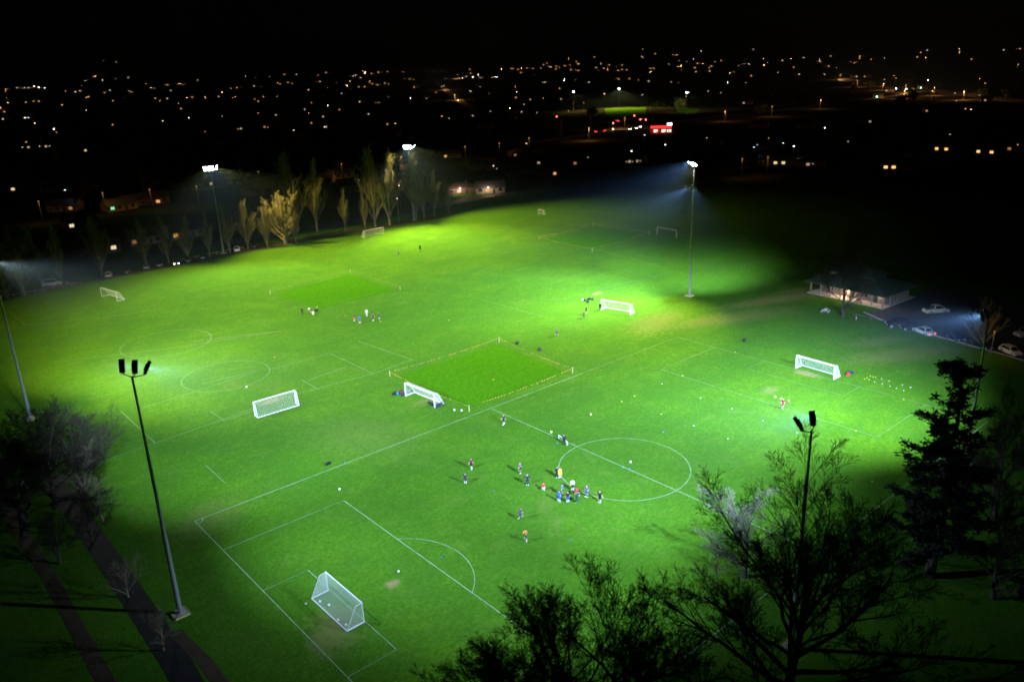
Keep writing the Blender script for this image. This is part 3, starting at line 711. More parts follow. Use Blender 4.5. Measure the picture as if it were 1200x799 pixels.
def grow_path(p, d, ln, r0, r1, K, wob, trop, rng):
    pts = [p]; cur = d.copy()
    st = (ln/K)[:, None]
    for k in range(K):
        cur = cur+rng.normal(0, wob, cur.shape); cur[:, 2] += trop; cur /= np.linalg.norm(cur, axis=1, keepdims=True)
        pts.append(pts[-1]+cur*st)
    pts = np.stack(pts, 1); f = np.linspace(0, 1, K+1)[None]
    rad = r0[:, None]*(1-f)+r1[:, None]*f
    return pts, rad
def tubes(levels, sides):
    V = []; Fs = []; k = 0
    for (pts, rad), n in zip(levels, sides):
        B_, K1, _ = pts.shape
        d = np.gradient(pts, axis=1); d /= np.linalg.norm(d, axis=2, keepdims=True)+1e-9
        ref = np.where(np.abs(d[..., 2:3]) > .9, np.array([1., 0, 0]), np.array([0, 0, 1.]))
        a = np.cross(d, ref); a /= np.linalg.norm(a, axis=2, keepdims=True)+1e-9; b = np.cross(d, a)
        th = np.arange(n)*2*np.pi/n
        ring = pts[:, :, None]+(a[:, :, None]*np.cos(th)[None, None, :, None]+b[:, :, None]*np.sin(th)[None, None, :, None])*rad[:, :, None, None]
        V.append(ring.reshape(-1, 3))
        base = (np.arange(B_)[:, None, None]*K1+np.arange(K1-1)[None, :, None])*n
        i = np.arange(n)[None, None]; j = (i+1) % n
        q = np.stack([base+i, base+j, base+n+j, base+n+i], -1).reshape(-1, 4)+k
        Fs.append(q); k += B_*K1*n
    return np.concatenate(V), np.concatenate(Fs)
def bare_tree_meshes(seed, H, trunk, spec, r0, trop=.06, wob=.12, mats=(None, None), split=2, lean=(0, 0), rmin=.014, fall=(.2, .45, .5, .5, .5), tw=.03):
    """spec: per level (children per branch, length ratio, angle lo, angle hi, start lo)"""
    rng = np.random.default_rng(seed)
    d0 = np.array([[lean[0], lean[1], 1.]]); d0 /= np.linalg.norm(d0)
    lv = [grow_path(np.zeros((1, 3)), d0, np.array([trunk]), np.array([r0]), np.array([r0*.30]), 8, tw, .02, rng)]
    plen = np.array([trunk])
    for li, (cnt, ratio, a0, a1, s0) in enumerate(spec):
        pts, rad = lv[-1]; B_, K1, _ = pts.shape
        idx = np.repeat(np.arange(B_), cnt); n = len(idx)
        t = s0+(1-s0)*((np.tile(np.arange(cnt), B_)+rng.uniform(0, 1, n))/cnt)
        x = t*(K1-1); i0 = np.minimum(x.astype(int), K1-2); fr = (x-i0)[:, None]
        p = pts[idx, i0]*(1-fr)+pts[idx, i0+1]*fr; d = pts[idx, i0+1]-pts[idx, i0]; d /= np.linalg.norm(d, axis=1, keepdims=True)
        rp = rad[idx, i0]*(1-fr[:, 0])+rad[idx, i0+1]*fr[:, 0]
        ang = rng.uniform(a0, a1, n) if li else a1+(a0-a1)*(t-s0)/(1-s0)+rng.uniform(-.15, .15, n); phi = np.tile(np.arange(cnt)*2.4, B_)+rng.uniform(0, 1.5, n)+np.repeat(rng.uniform(0, 6.28, B_), cnt)
        dd = rot_about(d, ang, phi, rng)
        ln = plen[idx]*ratio*rng.uniform(.65, 1.15, n)*(1.1-fall[li]*t)
        r1 = np.maximum(rp*rng.uniform(.45, .7, n), rmin)
        K = 6 if li < 2 else 4 if li < 3 else 3
        lv.append(grow_path(p, dd, ln, r1, np.maximum(r1*.3, rmin*.7), K, wob*(1 if li < 1 else .7), trop, rng)); plen = ln
    zmax = max(l[0][..., 2].max() for l in lv); k = H/zmax
    lv = [(a*k, b) for a, b in lv]
    sides = [10, 6, 5, 3, 3, 3, 3]
    Va, Fa = tubes(lv[:split], sides[:split]); Vb, Fb = tubes(lv[split:], sides[split:len(lv)])
    return np_mesh('trunk', Va, Fa, mats[0], True), np_mesh('crown', Vb, Fb, mats[1])
def plant_tree(name, label, base, meshes, rz=0, s=(1, 1, 1), group='bare trees', cat='tree'):
    t = thing(name, label, cat, base, rz, group); t.scale = s
    obj('trunk', meshes[0], t); obj('crown', meshes[1], t)
    return t
DM = (M_BARK, M_TWIG)
tA = bare_tree_meshes(3, 26.5, 13, [(22, .95, .28, 1.25, .18), (9, .48, .3, .8, .32), (8, .5, .35, .85, .25), (9, .52, .35, .85, .15), (3, .65, .3, .7, .3)], .5, .035, .08, DM, rmin=.013)
tB = bare_tree_meshes(8, 20, 10, [(15, .95, .25, 1.2, .18), (9, .5, .3, .8, .3), (9, .5, .35, .85, .22), (7, .55, .35, .85, .15), (2, .65, .3, .7, .3)], .4, .035, .09, DM, rmin=.014)
tC = bare_tree_meshes(21, 12, 6, [(11, 1.0, .2, 1.1, .15), (9, .52, .3, .8, .25), (8, .52, .35, .85, .2), (5, .6, .35, .85, .15)], .22, .04, .10, DM, rmin=.013)
PM = (M_PALEB, M_PALET)
tP = bare_tree_meshes(33, 16, 11, [(30, .55, .22, .5, .06), (9, .4, .2, .5, .15), (7, .5, .25, .55, .15)], .22, .11, .05, PM, rmin=.022, fall=(.75, .5, .5), tw=.012)     # poplar
tP2 = bare_tree_meshes(38, 16, 8, [(20, .95, .2, .62, .04), (11, .4, .2, .5, .12), (8, .5, .25, .6, .15)], .26, .09, .06, PM, rmin=.022, fall=(.5, .5, .5), tw=.02)     # broader poplar
tS = bare_tree_meshes(44, 7, 3.4, [(9, 1.0, .25, .8, .1), (8, .5, .3, .8, .15), (7, .55, .35, .9, .15)], .11, .03, .13, PM, rmin=.011)
tW = bare_tree_meshes(57, 11, 5, [(10, 1.0, .35, 1.0, .2), (9, .5, .35, .85, .15), (8, .5, .35, .9, .15), (5, .6, .4, .9, .15)], .2, .03, .12, (M_BARK, M_LITTWIG), rmin=.012)
def foot(u, v_top, u_top, h, guess):
    """ground point such that a tree of height h has its top at (u_top, v_top)"""
    g = G(u_top, v_top, h); return Vector((g.x, g.y, 0))
plant_tree('bare_tree', 'great round bare tree, its twigs black against the pitch, below the two-panel mast', foot(0, 519, 944, 26.5, 0), tA, .4, (1.08, 1.08, 1), 'large bare trees at the near edge')
plant_tree('bare_tree', 'added smaller tree, twigs coloured pale as if lamplit, behind the great round bare tree', foot(0, 572, 880, 11.0, 0), tW, .2, (1.25, 1.25, 1.0), 'large bare trees at the near edge')  # added tree, stands in for the lamplit twigs of the great tree
plant_tree('bare_tree', 'wide bare tree with forked limbs below the penalty arc', foot(0, 652, 655, 20, 0), tB, 1.1, (1.25, 1.25, 1.0), 'large bare trees at the near edge')
plant_tree('bare_tree', 'slender bare tree with upright limbs between the forked tree and the great tree', foot(0, 655, 742, 19, 0), tB, 4.0, (1.1, 1.1, .95), 'large bare trees at the near edge')
plant_tree('bare_tree', 'low spreading bare tree at the foot of the forked tree', foot(0, 712, 580, 15, 0), tB, 2.2, (1.0, 1.0, .75), 'large bare trees at the near edge')
plant_tree('bare_tree', 'thin bare tree in front of the great tree, mostly in black shade', foot(0, 735, 800, 13, 0), tC, 5.2, (1.4, 1.4, 1.1), 'large bare trees at the near edge')
plant_tree('bare_tree', 'hazy bare tree beside the black conifer, over the dark lawn', foot(0, 455, 1192, 17, 0), tB, 2.6, (.75, .75, .85), 'large bare trees at the near edge')
plant_tree('bare_tree', 'bare tree half in shade past the conifer trunk', foot(0, 560, 1190, 14, 0), tC, .6, (1.3, 1.3, 1.15), 'large bare trees at the near edge')
plant_tree('bare_tree', 'dense dark bare tree hiding the foot of a floodlight mast', foot(0, 458, 32, 17, 0), tB, .9, (1.25, 1.25, .85), 'bare trees in the dark thicket')
plant_tree('bare_tree', 'dense dark bare tree over the two parked cars in the thicket', foot(0, 500, -5, 15, 0), tB, 3.3, (1.3, 1.3, .75), 'bare trees in the dark thicket')
plant_tree('bare_tree', 'dark bare tree leaning over the lawn from the thicket', foot(0, 475, 70, 13, 0), tC, 3.9, (1.7, 1.7, 1.1), 'bare trees in the dark thicket')
plant_tree('bare_shrub', 'pale upright bare shrub catching light at the thicket edge', foot(0, 520, 88, 9, 0), tS, .5, (1.3, 1.3, 1.3), 'bare shrubs by the ditch', 'shrub')
plant_tree('bare_shrub', 'pale forked bare shrub leaning out over the lawn', foot(0, 555, 108, 7, 0), tS, 2.4, (1.3, 1.3, 1.0), 'bare shrubs by the ditch', 'shrub')
plant_tree('bare_shrub', 'dark brown tangled shrub beneath the pale forked one', foot(0, 575, 95, 7, 0), tC, 1.4, (.8, .8, .6), 'bare shrubs by the ditch', 'shrub')
plant_tree('bare_shrub', 'grey bare shrub halfway along the ditch', foot(0, 645, 138, 6, 0), tS, 4.4, (1, 1, .85), 'bare shrubs by the ditch', 'shrub')
plant_tree('bare_shrub', 'thin bare shrub by the ditch nearest the mast footing', foot(0, 708, 180, 5.5, 0), tS, 5.6, (.9, .9, .8), 'bare shrubs by the ditch', 'shrub')
plant_tree('bare_shrub', 'dark brushy shrub filling the thicket above the ditch', foot(0, 600, 55, 7, 0), tC, 5.0, (.9, .9, .6), 'bare shrubs by the ditch', 'shrub')
def poplar(u, v, vt, k, label, meshes=None, rz=None, wide=1.0):
    b = G(u, v); h = height_at(b, vt); m = meshes or tP
    plant_tree('poplar_tree', label, b, m, R.uniform(0, 6) if rz is None else rz, (h/16*wide*k*1.25, h/16*wide*k*1.25, h/16), 'bare poplars along the field edge')
lit = 'pale bare poplar in the row beyond the parked cars'
for a in [(172, 312, 252, 1.0, lit), (198, 308, 248, 1.0, lit), (221, 305, 250, 1.1, lit), (246, 301, 247, .8, lit), (270, 297, 236, .9, lit), (291, 292, 233, 1.1, lit)]: poplar(*a)
poplar(314, 291, 240, .7, 'thin pale poplar touching the broad bright one')
poplar(335, 286, 224, 1.9, 'broad brightest bare poplar, fanning wide from a short trunk', tP2)
poplar(347, 284, 238, .9, 'pale poplar right behind the broad bright one')
poplar(345, 276, 176, 1.0, 'tall dim poplar rising behind the broad bright one')
poplar(372, 272, 182, .9, 'tall dim poplar, narrow, past the broad bright one')
poplar(440, 266, 168, 1.0, 'tall dark poplar behind the pale goal')
poplar(457, 264, 172, 1.0, 'tall dark poplar between the pale goal and the lit mast')
poplar(497, 256, 184, .9, 'bright topped poplar right beside the lit mast')
poplar(509, 254, 197, .9, 'shorter bright topped poplar past the lit mast')
poplar(488, 258, 178, .8, 'dim poplar directly behind the lit mast')
poplar(526, 251, 210, .7, 'faint thin poplar between the mast and the lit garage')
poplar(428, 268, 225, .6, 'small dim poplar near the pale goal')
poplar(405, 270, 220, .7, 'small dim poplar against the black suburb')
poplar(8, 349, 270, 1.7, 'stout pale multi-stemmed poplar at the timber rail', tP2)
poplar(27, 346, 262, 1.8, 'stout pale multi-stemmed poplar with a wide flared base, by the white car', tP2)
poplar(50, 339, 268, .6, 'single thin pale trunk beside the white car')
poplar(72, 334, 258, .7, 'slim poplar between the white car and the grey car')
poplar(120, 322, 250, .9, 'dim poplar above the silver car')
# black conifer
def conifer(base, H):
    rng = np.random.default_rng(5)
    t = thing('conifer_tree', 'tall black ragged conifer with a rounded tuft at its tip', 'tree', base, .3)
    mb = MB()
    seg = 14; pts = [Vector((.25*math.sin(i*.7), .2*math.cos(i*.9)-.2, H*i/seg)) for i in range(seg+1)]
    for i in range(seg): mb.tube(pts[i], pts[i+1], .5*(1-i/seg)+.05, .5*(1-(i+1)/seg)+.05, 8, False)
    V = []; Q = []
    def tuft(c, rad, n):
        d = rng.normal(0, 1, (n, 3)); d /= np.linalg.norm(d, axis=1, keepdims=True); d[:, 2] = np.abs(d[:, 2])*.7-.15
        w = rng.normal(0, 1, (n, 3)); w = np.cross(d, w); w /= np.linalg.norm(w, axis=1, keepdims=True)
        l = rng.uniform(.5, 1.1, (n, 1))*rad; off = rng.normal(0, .28*rad, (n, 3)); a = c+off
        b = a+d*l; ww = w*.085
        k = len(V)*4
        for i in range(n): V.append(np.stack([a[i]-ww[i]*.5, a[i]+ww[i]*.5, b[i]+ww[i], b[i]-ww[i]]))
    z = H*.16; k = 0
    while z < H*.93:
        f = z/H
        ln = (1-f)**.75*7.6*rng.uniform(.55, 1.12)
        if .72 < f < .80: ln *= 1.25
        if .82 < f < .92: ln = rng.uniform(.5, 1.1)
        a = k*2.4+rng.uniform(-.4, .4); k += 1
        st = np.array(pts[min(seg, int(f*seg))])*[1, 1, 0]+[0, 0, z]; d = np.array([math.cos(a), math.sin(a), rng.uniform(-.12, .18)])
        prev = st; n = max(3, int(ln/.55))
        for i in range(1, n+1):
            q = st+d*ln*i/n+np.array([0, 0, -.35*math.sin(i/n*3.1)+.35*(i/n)**2]); mb.tube(prev, q, .09*(1-i/n)+.03, .09*(1-(i+1)/n)+.03, 4, False)
            if i/n > .22:
                tuft(q, .55+.2*rng.uniform(), 26)
                if ln > 2.5 and i/n < .9:
                    s = np.array([-d[1], d[0], 0])
                    for sg in (-1, 1):
                        if rng.uniform() < .75: tuft(q+s*sg*rng.uniform(.5, 1.3)*(1-i/n*.6)+[0, 0, rng.uniform(-.2, .1)], .5, 20)
            prev = q
        z += rng.uniform(.16, .42) if f < .8 else rng.uniform(.3, .6)
    top = np.array(pts[-1])
    for i in range(46):
        a = rng.uniform(0, 6.28); r = 2.0*math.sqrt(rng.uniform()); tuft(top+[r*math.cos(a), r*math.sin(a), -1.0+rng.uniform(-.8, .75)*(1-r/2.6)], .55, 24)
    mb.build('trunk', mat('conifer_bark', (.05, .035, .025), .9), t)
    V_ = np.concatenate(V); F_ = np.arange(len(V_)).reshape(-1, 4)
    obj('crown', np_mesh('crown', V_, F_, mat('conifer_needles', (.005, .008, .004), .8, var=.4, scale=.6)), t)
conifer(foot(0, 416, 1129, 25.5, 0), 25.0)
# tree in front of the pavilion, and the pale one in the car park
plant_tree('bare_tree', 'bare tree with one thick trunk standing in front of the pavilion', G(988, 371.5), tC, 1.0, (1.7, 1.7, 1.55), 'bare trees by the pavilion')
plant_tree('bare_tree', 'pale V-shaped bare tree between the parked cars', G(1151, 408), tP2, 2.0, (.9, .9, .65), 'bare trees by the pavilion')

# ------------------------------------------------------------------ ditch, paths, lanes, car parks
strip_px('ditch', [(60, 560), (110, 630), (150, 690), (190, 750), (215, 790), (245, 850)], 2.6, M_DITCH, .02)
strip_px('path', [(10, 600), (60, 680), (95, 745), (125, 800), (150, 850)], 1.5, M_DIRT, .02)
strip_px('path', [(205, 740), (240, 775), (262, 805), (280, 850)], 1.3, M_DIRT, .03)
strip_px('lane', [(-260, 375), (-60, 345), (60, 322), (200, 296), (330, 272), (440, 255), (560, 232)], 9.0, M_ROAD, .02)
strip_px('verge', [(-200, 372), (0, 349), (120, 326), (260, 299), (400, 273), (520, 254)], 5.5, M_DIRT, .014)
CP = [G(*p) for p in [(1012, 366), (1040, 378), (1108, 397), (1170, 414), (1260, 440), (1290, 372), (1180, 352), (1105, 338), (1066, 348), (1036, 364)]]
sheet('car_park', CP, M_GRAVEL, .015)
kb = MB()
for a, b in zip(CP[0:4], CP[1:5]):
    d = b-a; kb.box((a+b)/2+Vector((0, 0, .07)), (d.length, .18, .14), math.atan2(d.y, d.x))
structure(kb.build('kerb', M_CONC))
def rail_fence(label, px, gap=2.2, h=.65, M_POST=M_POST):
    pts = [G(*p) for p in px]; t = thing('timber_rail_fence', label, 'fence', pts[0]); o = pts[0]
    for a, b in zip(pts[:-1], pts[1:]):
        n = max(1, int((b-a).length/gap))
        for i in range(n+1):
            p = a+(b-a)*i/n-o; MB().box(p+Vector((0, 0, h/2)), (.13, .13, h), math.atan2((b-a).y, (b-a).x)).build('post', M_POST, t)
        MB().tube(a-o+Vector((0, 0, h+.05)), b-o+Vector((0, 0, h+.05)), .07, .07, 6).build('rail', M_POST, t)
rail_fence('low pale timber rail between the stout poplars and the white car', [(-12, 352.5), (30, 345.5), (95, 333.5)])
rail_fence('low timber rail at the foot of the lit mast behind the poplar row', [(205, 308), (262, 296.5), (285, 292)])
rail_fence('low dark timber rail between the pavilion lawn and the car park', [(1000, 371.5), (1020, 376), (1040, 381)], M_POST=M_DARKP)
def bollard(u, v):
    o = MB().tube((0, 0, 0), (0, 0, .8), .11, .10, 8).sphere((0, 0, .8), .1, 8, 4).build('bollard', M_DARKP); o.location = G(u, v)
    tag(o, 'short dark timber bollard along the car park kerb', 'bollard', 'bollards along the car park kerb')
for u, v in [(1046, 383), (1060, 387), (1093, 395), (1110, 400), (1131, 405.5), (1160, 413)]: bollard(u, v)

# ------------------------------------------------------------------ cars
M_GLASS = mat('car_glass', (.01, .012, .014), .08, .0, .05, 2, spec=.6); M_TYRE = mat('tyre', (.015, .015, .015), .9); M_RIM = mat('rim', (.4, .4, .42), .35, .8); M_LAMPOFF = mat('lamp_glass', (.5, .5, .5), .15)
M_TAILOFF = mat('tail_glass', (.2, .01, .01), .2); M_PLATE = mat('number_plate', (.7, .7, .65), .5)
M_TAIL = glow('tail_light', (1, .06, .02), 3.0); M_HEAD = glow('head_light', (1, .9, .75), 14.0)
PAINT = dict(white=(.72, .72, .70), silver=(.42, .43, .44), black=(.015, .015, .017), navy=(.015, .03, .09), grey=(.12, .12, .13), red=(.25, .02, .02), cream=(.6, .57, .42))
CARM = {}
def car_meshes(kind, paint):
    key = (kind, paint)
    if key in CARM: return CARM[key]
    m = mat('paint_'+paint, PAINT[paint], .25, .1, .04, 1, spec=.6)
    L, W, H, hood, boot = dict(hatch=(4.1, 1.74, 1.48, 1.05, .15), sedan=(4.6, 1.78, 1.44, 1.2, .9), suv=(4.6, 1.86, 1.72, 1.1, .12), ute=(5.2, 1.86, 1.78, 1.15, 1.75), van=(4.9, 1.9, 1.95, .75, .08))[kind]
    a, b = L/2, -L/2; belt = H*.60; w = W/2; out = []
    prof = [(b+.05, .32), (b, .55), (b+.04, belt-.04), (b+boot, belt+.02), (a-hood, belt), (a-.25, belt-.17), (a-.02, belt-.32), (a, .5), (a-.06, .3)]
    # wheel arches cut as notches in the sill line
    wb_, r = L*.30, .35
    for cx in (wb_+.05, -wb_+.02):
        prof += [(cx+r*1.12*math.cos(t), .28+r*1.12*math.sin(t)) for t in [math.pi*i/6 for i in range(7)]]
    out.append(('body', MB().prism(prof, -w, w, .96, belt-.1).mesh('body', m), None))
    roof = MB(); x0, x1 = b+boot+.10, a-hood-.05
    bot = [(x0-.1, -w*.94), (x1+.12, -w*.94), (x1+.12, w*.94), (x0-.1, w*.94)]
    r0, r1 = (x0+.35 if kind != 'van' else x0+.05), x1-.62
    if kind == 'ute': r0 = x0+.12
    tp = [(r0, -w*.76), (r1, -w*.76), (r1, w*.76), (r0, w*.76)]
    roof.add([(x, y, belt) for x, y in bot]+[(x, y, H) for x, y in tp], [(4, 5, 6, 7), (0, 1, 5, 4), (1, 2, 6, 5), (2, 3, 7, 6), (3, 0, 4, 7)])
    out.append(('cabin', roof.mesh('cabin', m), None))
    def pane(i0, i1, inset, name):
        A = [Vector((*bot[i0], belt)), Vector((*bot[i1], belt)), Vector((*tp[i1], H)), Vector((*tp[i0], H))]; c = sum(A, Vector())/4
        n = (A[1]-A[0]).cross(A[3]-A[0]).normalized()
        if n.dot(c-Vector((c.x*0, 0, H*.5))) < 0 and name == 'side_window': pass
        if n.dot(c-Vector(((x0+x1)/2, 0, belt))) < 0: n = -n
        q = [c+(p-c)*inset+n*.008 for p in A]
        out.append((name, MB().poly(q).mesh(name, M_GLASS), None))
    pane(0, 1, .86, 'side_window'); pane(2, 3, .86, 'side_window'); pane(1, 2, .88, 'windscreen'); pane(3, 0, .84, 'rear_window')
    tyre = MB(); n = 16
    for rr, y in ((.24, -.1), (.34, -.1), (.35, -.06), (.35, .06), (.34, .1), (.24, .1)): tyre.v += [(rr*math.cos(2*math.pi*i/n), y, rr*math.sin(2*math.pi*i/n)) for i in range(n)]
    for j in range(5): tyre.f += [(j*n+i, j*n+(i+1) % n, (j+1)*n+(i+1) % n, (j+1)*n+i) for i in range(n)]
    ty = tyre.mesh('tyre', M_TYRE); rm = MB().tube((0, -.085, 0), (0, .085, 0), .24, .24, 12).mesh('rim', M_RIM)
    for cx in (wb_+.05, -wb_+.02):
        for sy in (-1, 1): out.append(('wheel', ty, (cx, sy*(w-.10), .35), rm))
    hl = MB().box((0, 0, 0), (.10, .34, .15)).mesh('headlight', M_LAMPOFF); tl = MB().box((0, 0, 0), (.08, .22, .26)).mesh('tail_lamp', M_TAILOFF)
    for sy in (-1, 1):
        out.append(('headlight', hl, (a-.03, sy*w*.70, belt-.32))); out.append(('tail_lamp', tl, (b+.02, sy*w*.80, belt-.2)))
    out.append(('number_plate', MB().box((b-.005, 0, .52), (.02, .42, .12)).mesh('number_plate', M_PLATE), None))
    if kind == 'ute': out.append(('tray_cover', MB().box((b+boot/2+.05, 0, belt+.03), (boot-.2, W*.86, .05)).mesh('tray_cover', mat('tray_cover', (.03, .03, .03), .8)), None))
    CARM[key] = out
    return out
def car(u, v, ang, kind, paint, label, lit=None, group='parked cars', loc=None):
    t = thing('car', label, 'car', G(u, v) if loc is None else loc, ang, group)
    for e in car_meshes(kind, paint):
        o = obj(e[0], e[1], t)
        if e[2]: o.location = e[2]
        if e[0] == 'wheel': obj('rim', e[3], o)
        if lit and e[0] == {'tail': 'tail_lamp', 'head': 'headlight'}.get(lit, ''):
            o.material_slots[0].link = 'OBJECT'; o.material_slots[0].material = M_TAIL if lit == 'tail' else M_HEAD
    return t
gL = 'cars parked along the lane'; gR = 'cars in the pavilion car park'
for a in [(62, 335, -.35, 'van', 'white', 'white van-like car parked beside the thin pale trunk'), (80, 331.5, 1.25, 'suv', 'grey', 'grey car parked next to the white one'), (128, 324, 1.2, 'hatch', 'silver', 'silver hatchback parked beside the dim poplar'),
          (150, 319.5, 1.2, 'suv', 'black', 'black car next to the silver hatchback'), (172, 314.5, 1.2, 'hatch', 'grey', 'grey hatchback under the first pale poplar of the row'), (188, 311.8, 1.2, 'sedan', 'black', 'black saloon beside the car with its lamp on'),
          (221, 306.5, 1.2, 'suv', 'black', 'black car past the car with its lamp on'), (238, 302.5, 1.2, 'sedan', 'navy', 'dark blue saloon by the timber rail'), (278, 294, 1.2, 'sedan', 'white', 'white saloon under the poplars past the lit mast'), (298, 290, 1.2, 'suv', 'black', 'black car after the white saloon')]:
    car(*a, group=gL)
car(207, 309.5, -1.9, 'hatch', 'grey', 'grey car with its warm headlights on along the lane', 'head', gL)
for a in [(1096, 366.5, -.62, 'ute', 'cream', 'cream pickup truck standing across the car park'), (1052, 383, 2.25, 'suv', 'black', 'black tall car nearest the dark timber rail'), (1067, 386.5, 2.25, 'hatch', 'black', 'black hatchback between the tall car and the lit tail lamps'),
          (1119, 397.5, -2.2, 'hatch', 'navy', 'dark blue hatchback alone at the kerb'), (1149, 406.5, -2.2, 'sedan', 'black', 'black saloon under the pale V-shaped tree'), (1184, 414.5, -2.1, 'hatch', 'cream', 'cream hatchback facing the grass past the lamp post'), (1203, 394, 2.6, 'suv', 'white', 'white car at the dark end of the car park')]:
    car(*a, group=gR)
car(1082, 391, 1.15, 'sedan', 'silver', 'silver car with both red tail lamps glowing', 'tail', gR)
car(8, 548, .5, 'sedan', 'black', 'black car under the dense dark tree with bright lamp glints', None, 'cars in the thicket'); car(17, 578, .5, 'hatch', 'grey', 'grey car in the thicket beside the black one', None, 'cars in the thicket')

# ------------------------------------------------------------------ pavilion
def pavilion():
    c = G(1034, 362); e1 = G(948, 343); e2 = G(1066, 346)
    ux = (e1-c); W1 = ux.length; ux.normalize(); uy = Vector((-ux.y, ux.x, 0))
    if (e2-c).dot(uy) < 0: uy = -uy
    D = 13.0; ang = math.atan2(ux.y, ux.x); s = 1 if Vector((-ux.y, ux.x, 0)).dot(uy) > 0 else -1
    t = thing('pavilion', 'low sports pavilion with hipped green roof and lit veranda', 'building', c, ang)
    M_WALL = mat('pavilion_block_wall', (.17, .14, .11), .85, var=.2, scale=2); M_ROOF = mat('pavilion_roof', (.055, .08, .05), .5, .2, .15, .6); M_TRIM = mat('pavilion_trim', (.20, .16, .12), .7)
    def y(v): return v*s
    v0 = 2.6      # veranda depth
    mb = MB()
    mb.box((W1/2, y(v0+(D-v0)/2), 1.4), (W1-2.2, D-v0, 2.8)); mb.build('wall', M_WALL, t)
    MB().box((W1/2, y(D/2), .08), (W1+.6, D+.6, .16)).build('floor_slab', M_CONC, t)
    for k in range(8):
        MB().box((.25+(W1-.5)*k/7, y(.25), 1.45), (.18, .18, 2.6)).build('veranda_post', M_TRIM, t)
    for k in range(1, 4): MB().box((.25, y(.25+D*k/4.2), 1.45), (.18, .18, 2.6)).build('veranda_post', M_TRIM, t)
    o = .9; h0, h1 = 2.8, 5.6
    A = [(-o, y(-o)), (W1+o, y(-o)), (W1+o, y(D+o)), (-o, y(D+o))]
    rf = MB(); z0 = h0
    ridge = [(D*.55, y(D/2)), (W1-D*.55, y(D/2))]
    V = [(*p, z0) for p in A]+[(*p, z0+.22) for p in A]+[(*p, h1) for p in ridge]
    rf.add(V, [(0, 1, 2, 3), (0, 4, 5, 1), (1, 5, 6, 2), (2, 6, 7, 3), (3, 7, 4, 0), (4, 8, 9, 5), (5, 9, 6), (6, 9, 8, 7), (7, 8, 4)])
    r = rf.build('roof', M_ROOF, t)
    # raised upper roof with a clerestory step
    up = MB(); k0, k1 = 5.0, 6.9; X0, X1, Y0, Y1 = W1*.30, W1*.86, D*.34, D*.78
    B = [(X0, y(Y0)), (X1, y(Y0)), (X1, y(Y1)), (X0, y(Y1))]; rg = [(X0+2.6, y((Y0+Y1)/2)), (X1-2.6, y((Y0+Y1)/2))]
    up.add([(*p, 4.0) for p in B]+[(*p, k0) for p in B], [(0, 1, 5, 4), (1, 2, 6, 5), (2, 3, 7, 6), (3, 0, 4, 7)])
    up.build('clerestory', M_TRIM, t)
    u2 = MB(); Bo = [(X0-.5, y(Y0-.5)), (X1+.5, y(Y0-.5)), (X1+.5, y(Y1+.5)), (X0-.5, y(Y1+.5))]
    u2.add([(*p, k0) for p in Bo]+[(*p, k0+.15) for p in Bo]+[(*p, k1) for p in rg], [(0, 1, 2, 3), (0, 4, 5, 1), (1, 5, 6, 2), (2, 6, 7, 3), (3, 7, 4, 0), (4, 8, 9, 5), (5, 9, 6), (6, 9, 8, 7), (7, 8, 4)])
    u2.build('upper_roof', M_ROOF, t)
    MB().box((D*.5, y(D*.28), 4.35), (1.0, .8, .10)).build('skylight', mat('skylight', (.5, .5, .5), .3), t)
    for k, (x, wdt, kind) in enumerate([(3.2, 1.0, 'door'), (6.0, 1.8, 'w'), (9.0, 1.0, 'door'), (11.4, 1.6, 'w'), (14.5, 1.6, 'w'), (18.0, 1.8, 'w'), (21.5, 1.0, 'door')]):
        if x > W1-2: continue
        if kind == 'door': d = MB().box((x, y(v0-.03), 1.05), (wdt, .06, 2.1)).build('door', mat('door_paint', (.03, .03, .035), .5), t); MB().box((x+.38, y(v0-.09), 1.0), (.05, .06, .16)).build('handle', M_GALV, d)
        else:
            fr = MB(); 
            for (cx, cz, sx, sz) in ((0, .62, wdt+.12, .07), (0, -.62, wdt+.12, .07), (-wdt/2-.03, 0, .07, 1.2), (wdt/2+.03, 0, .07, 1.2), (0, 0, .05, 1.2)): fr.box((x+cx, y(v0-.04), 1.6+cz), (sx, .08, sz))
            w = fr.build('window', M_TRIM, t); MB().box((x, y(v0-.015), 1.6), (wdt, .03, 1.2)).build('pane', M_GLASS, w)
    for x, e in ((10.2, 1500.0), (6.0, 160.0), (2.2, 160.0)):
        lm = MB().box((x, y(v0-.12), 2.45), (.3, .2, .12)).build('veranda_lamp', glow('veranda_lamp', (1, .72, .48), 14.0), t)
        l = bpy.data.lights.new('veranda_light', 'POINT'); l.energy = e; l.color = (1, .66, .42); l.shadow_soft_size = .12
        lo = bpy.data.objects.new('veranda_light', l); col.objects.link(lo); lo.parent = lm; lo.location = (x, y(v0-.45), 2.3)
    return t
pavilion()
def picnic(u, v, rz):
    t = thing('picnic_table', 'pale picnic table with benches on the lawn before the pavilion', 'table', G(u, v), rz)
    for k in range(4): MB().box((0, -.3+.2*k, .74), (1.9, .18, .05)).build('plank', mat('pale_planks', (.62, .60, .54), .7), t)
    for sy in (-1, 1): MB().box((0, sy*.72, .44), (1.9, .26, .05)).build('bench', mat('pale_planks', (.62, .60, .54), .7), t)
    for x in (-.7, .7):
        for sy in (-1, 1): MB().tube((x, sy*.62, 0), (x, sy*.2, .72), .05, .05, 4).build('leg', M_DARKP, t)
        MB().box((x, 0, .40), (.07, 1.5, .08)).build('brace', M_DARKP, t)
picnic(967, 366.5, .3)
o = thing('notice_board', 'small pale leaning board on two legs by the timber rail', 'sign', G(1003, 376), .6)
MB().box((0, 0, .75), (1.1, .05, .7)).build('board', mat('board_face', (.45, .46, .40), .6), o)
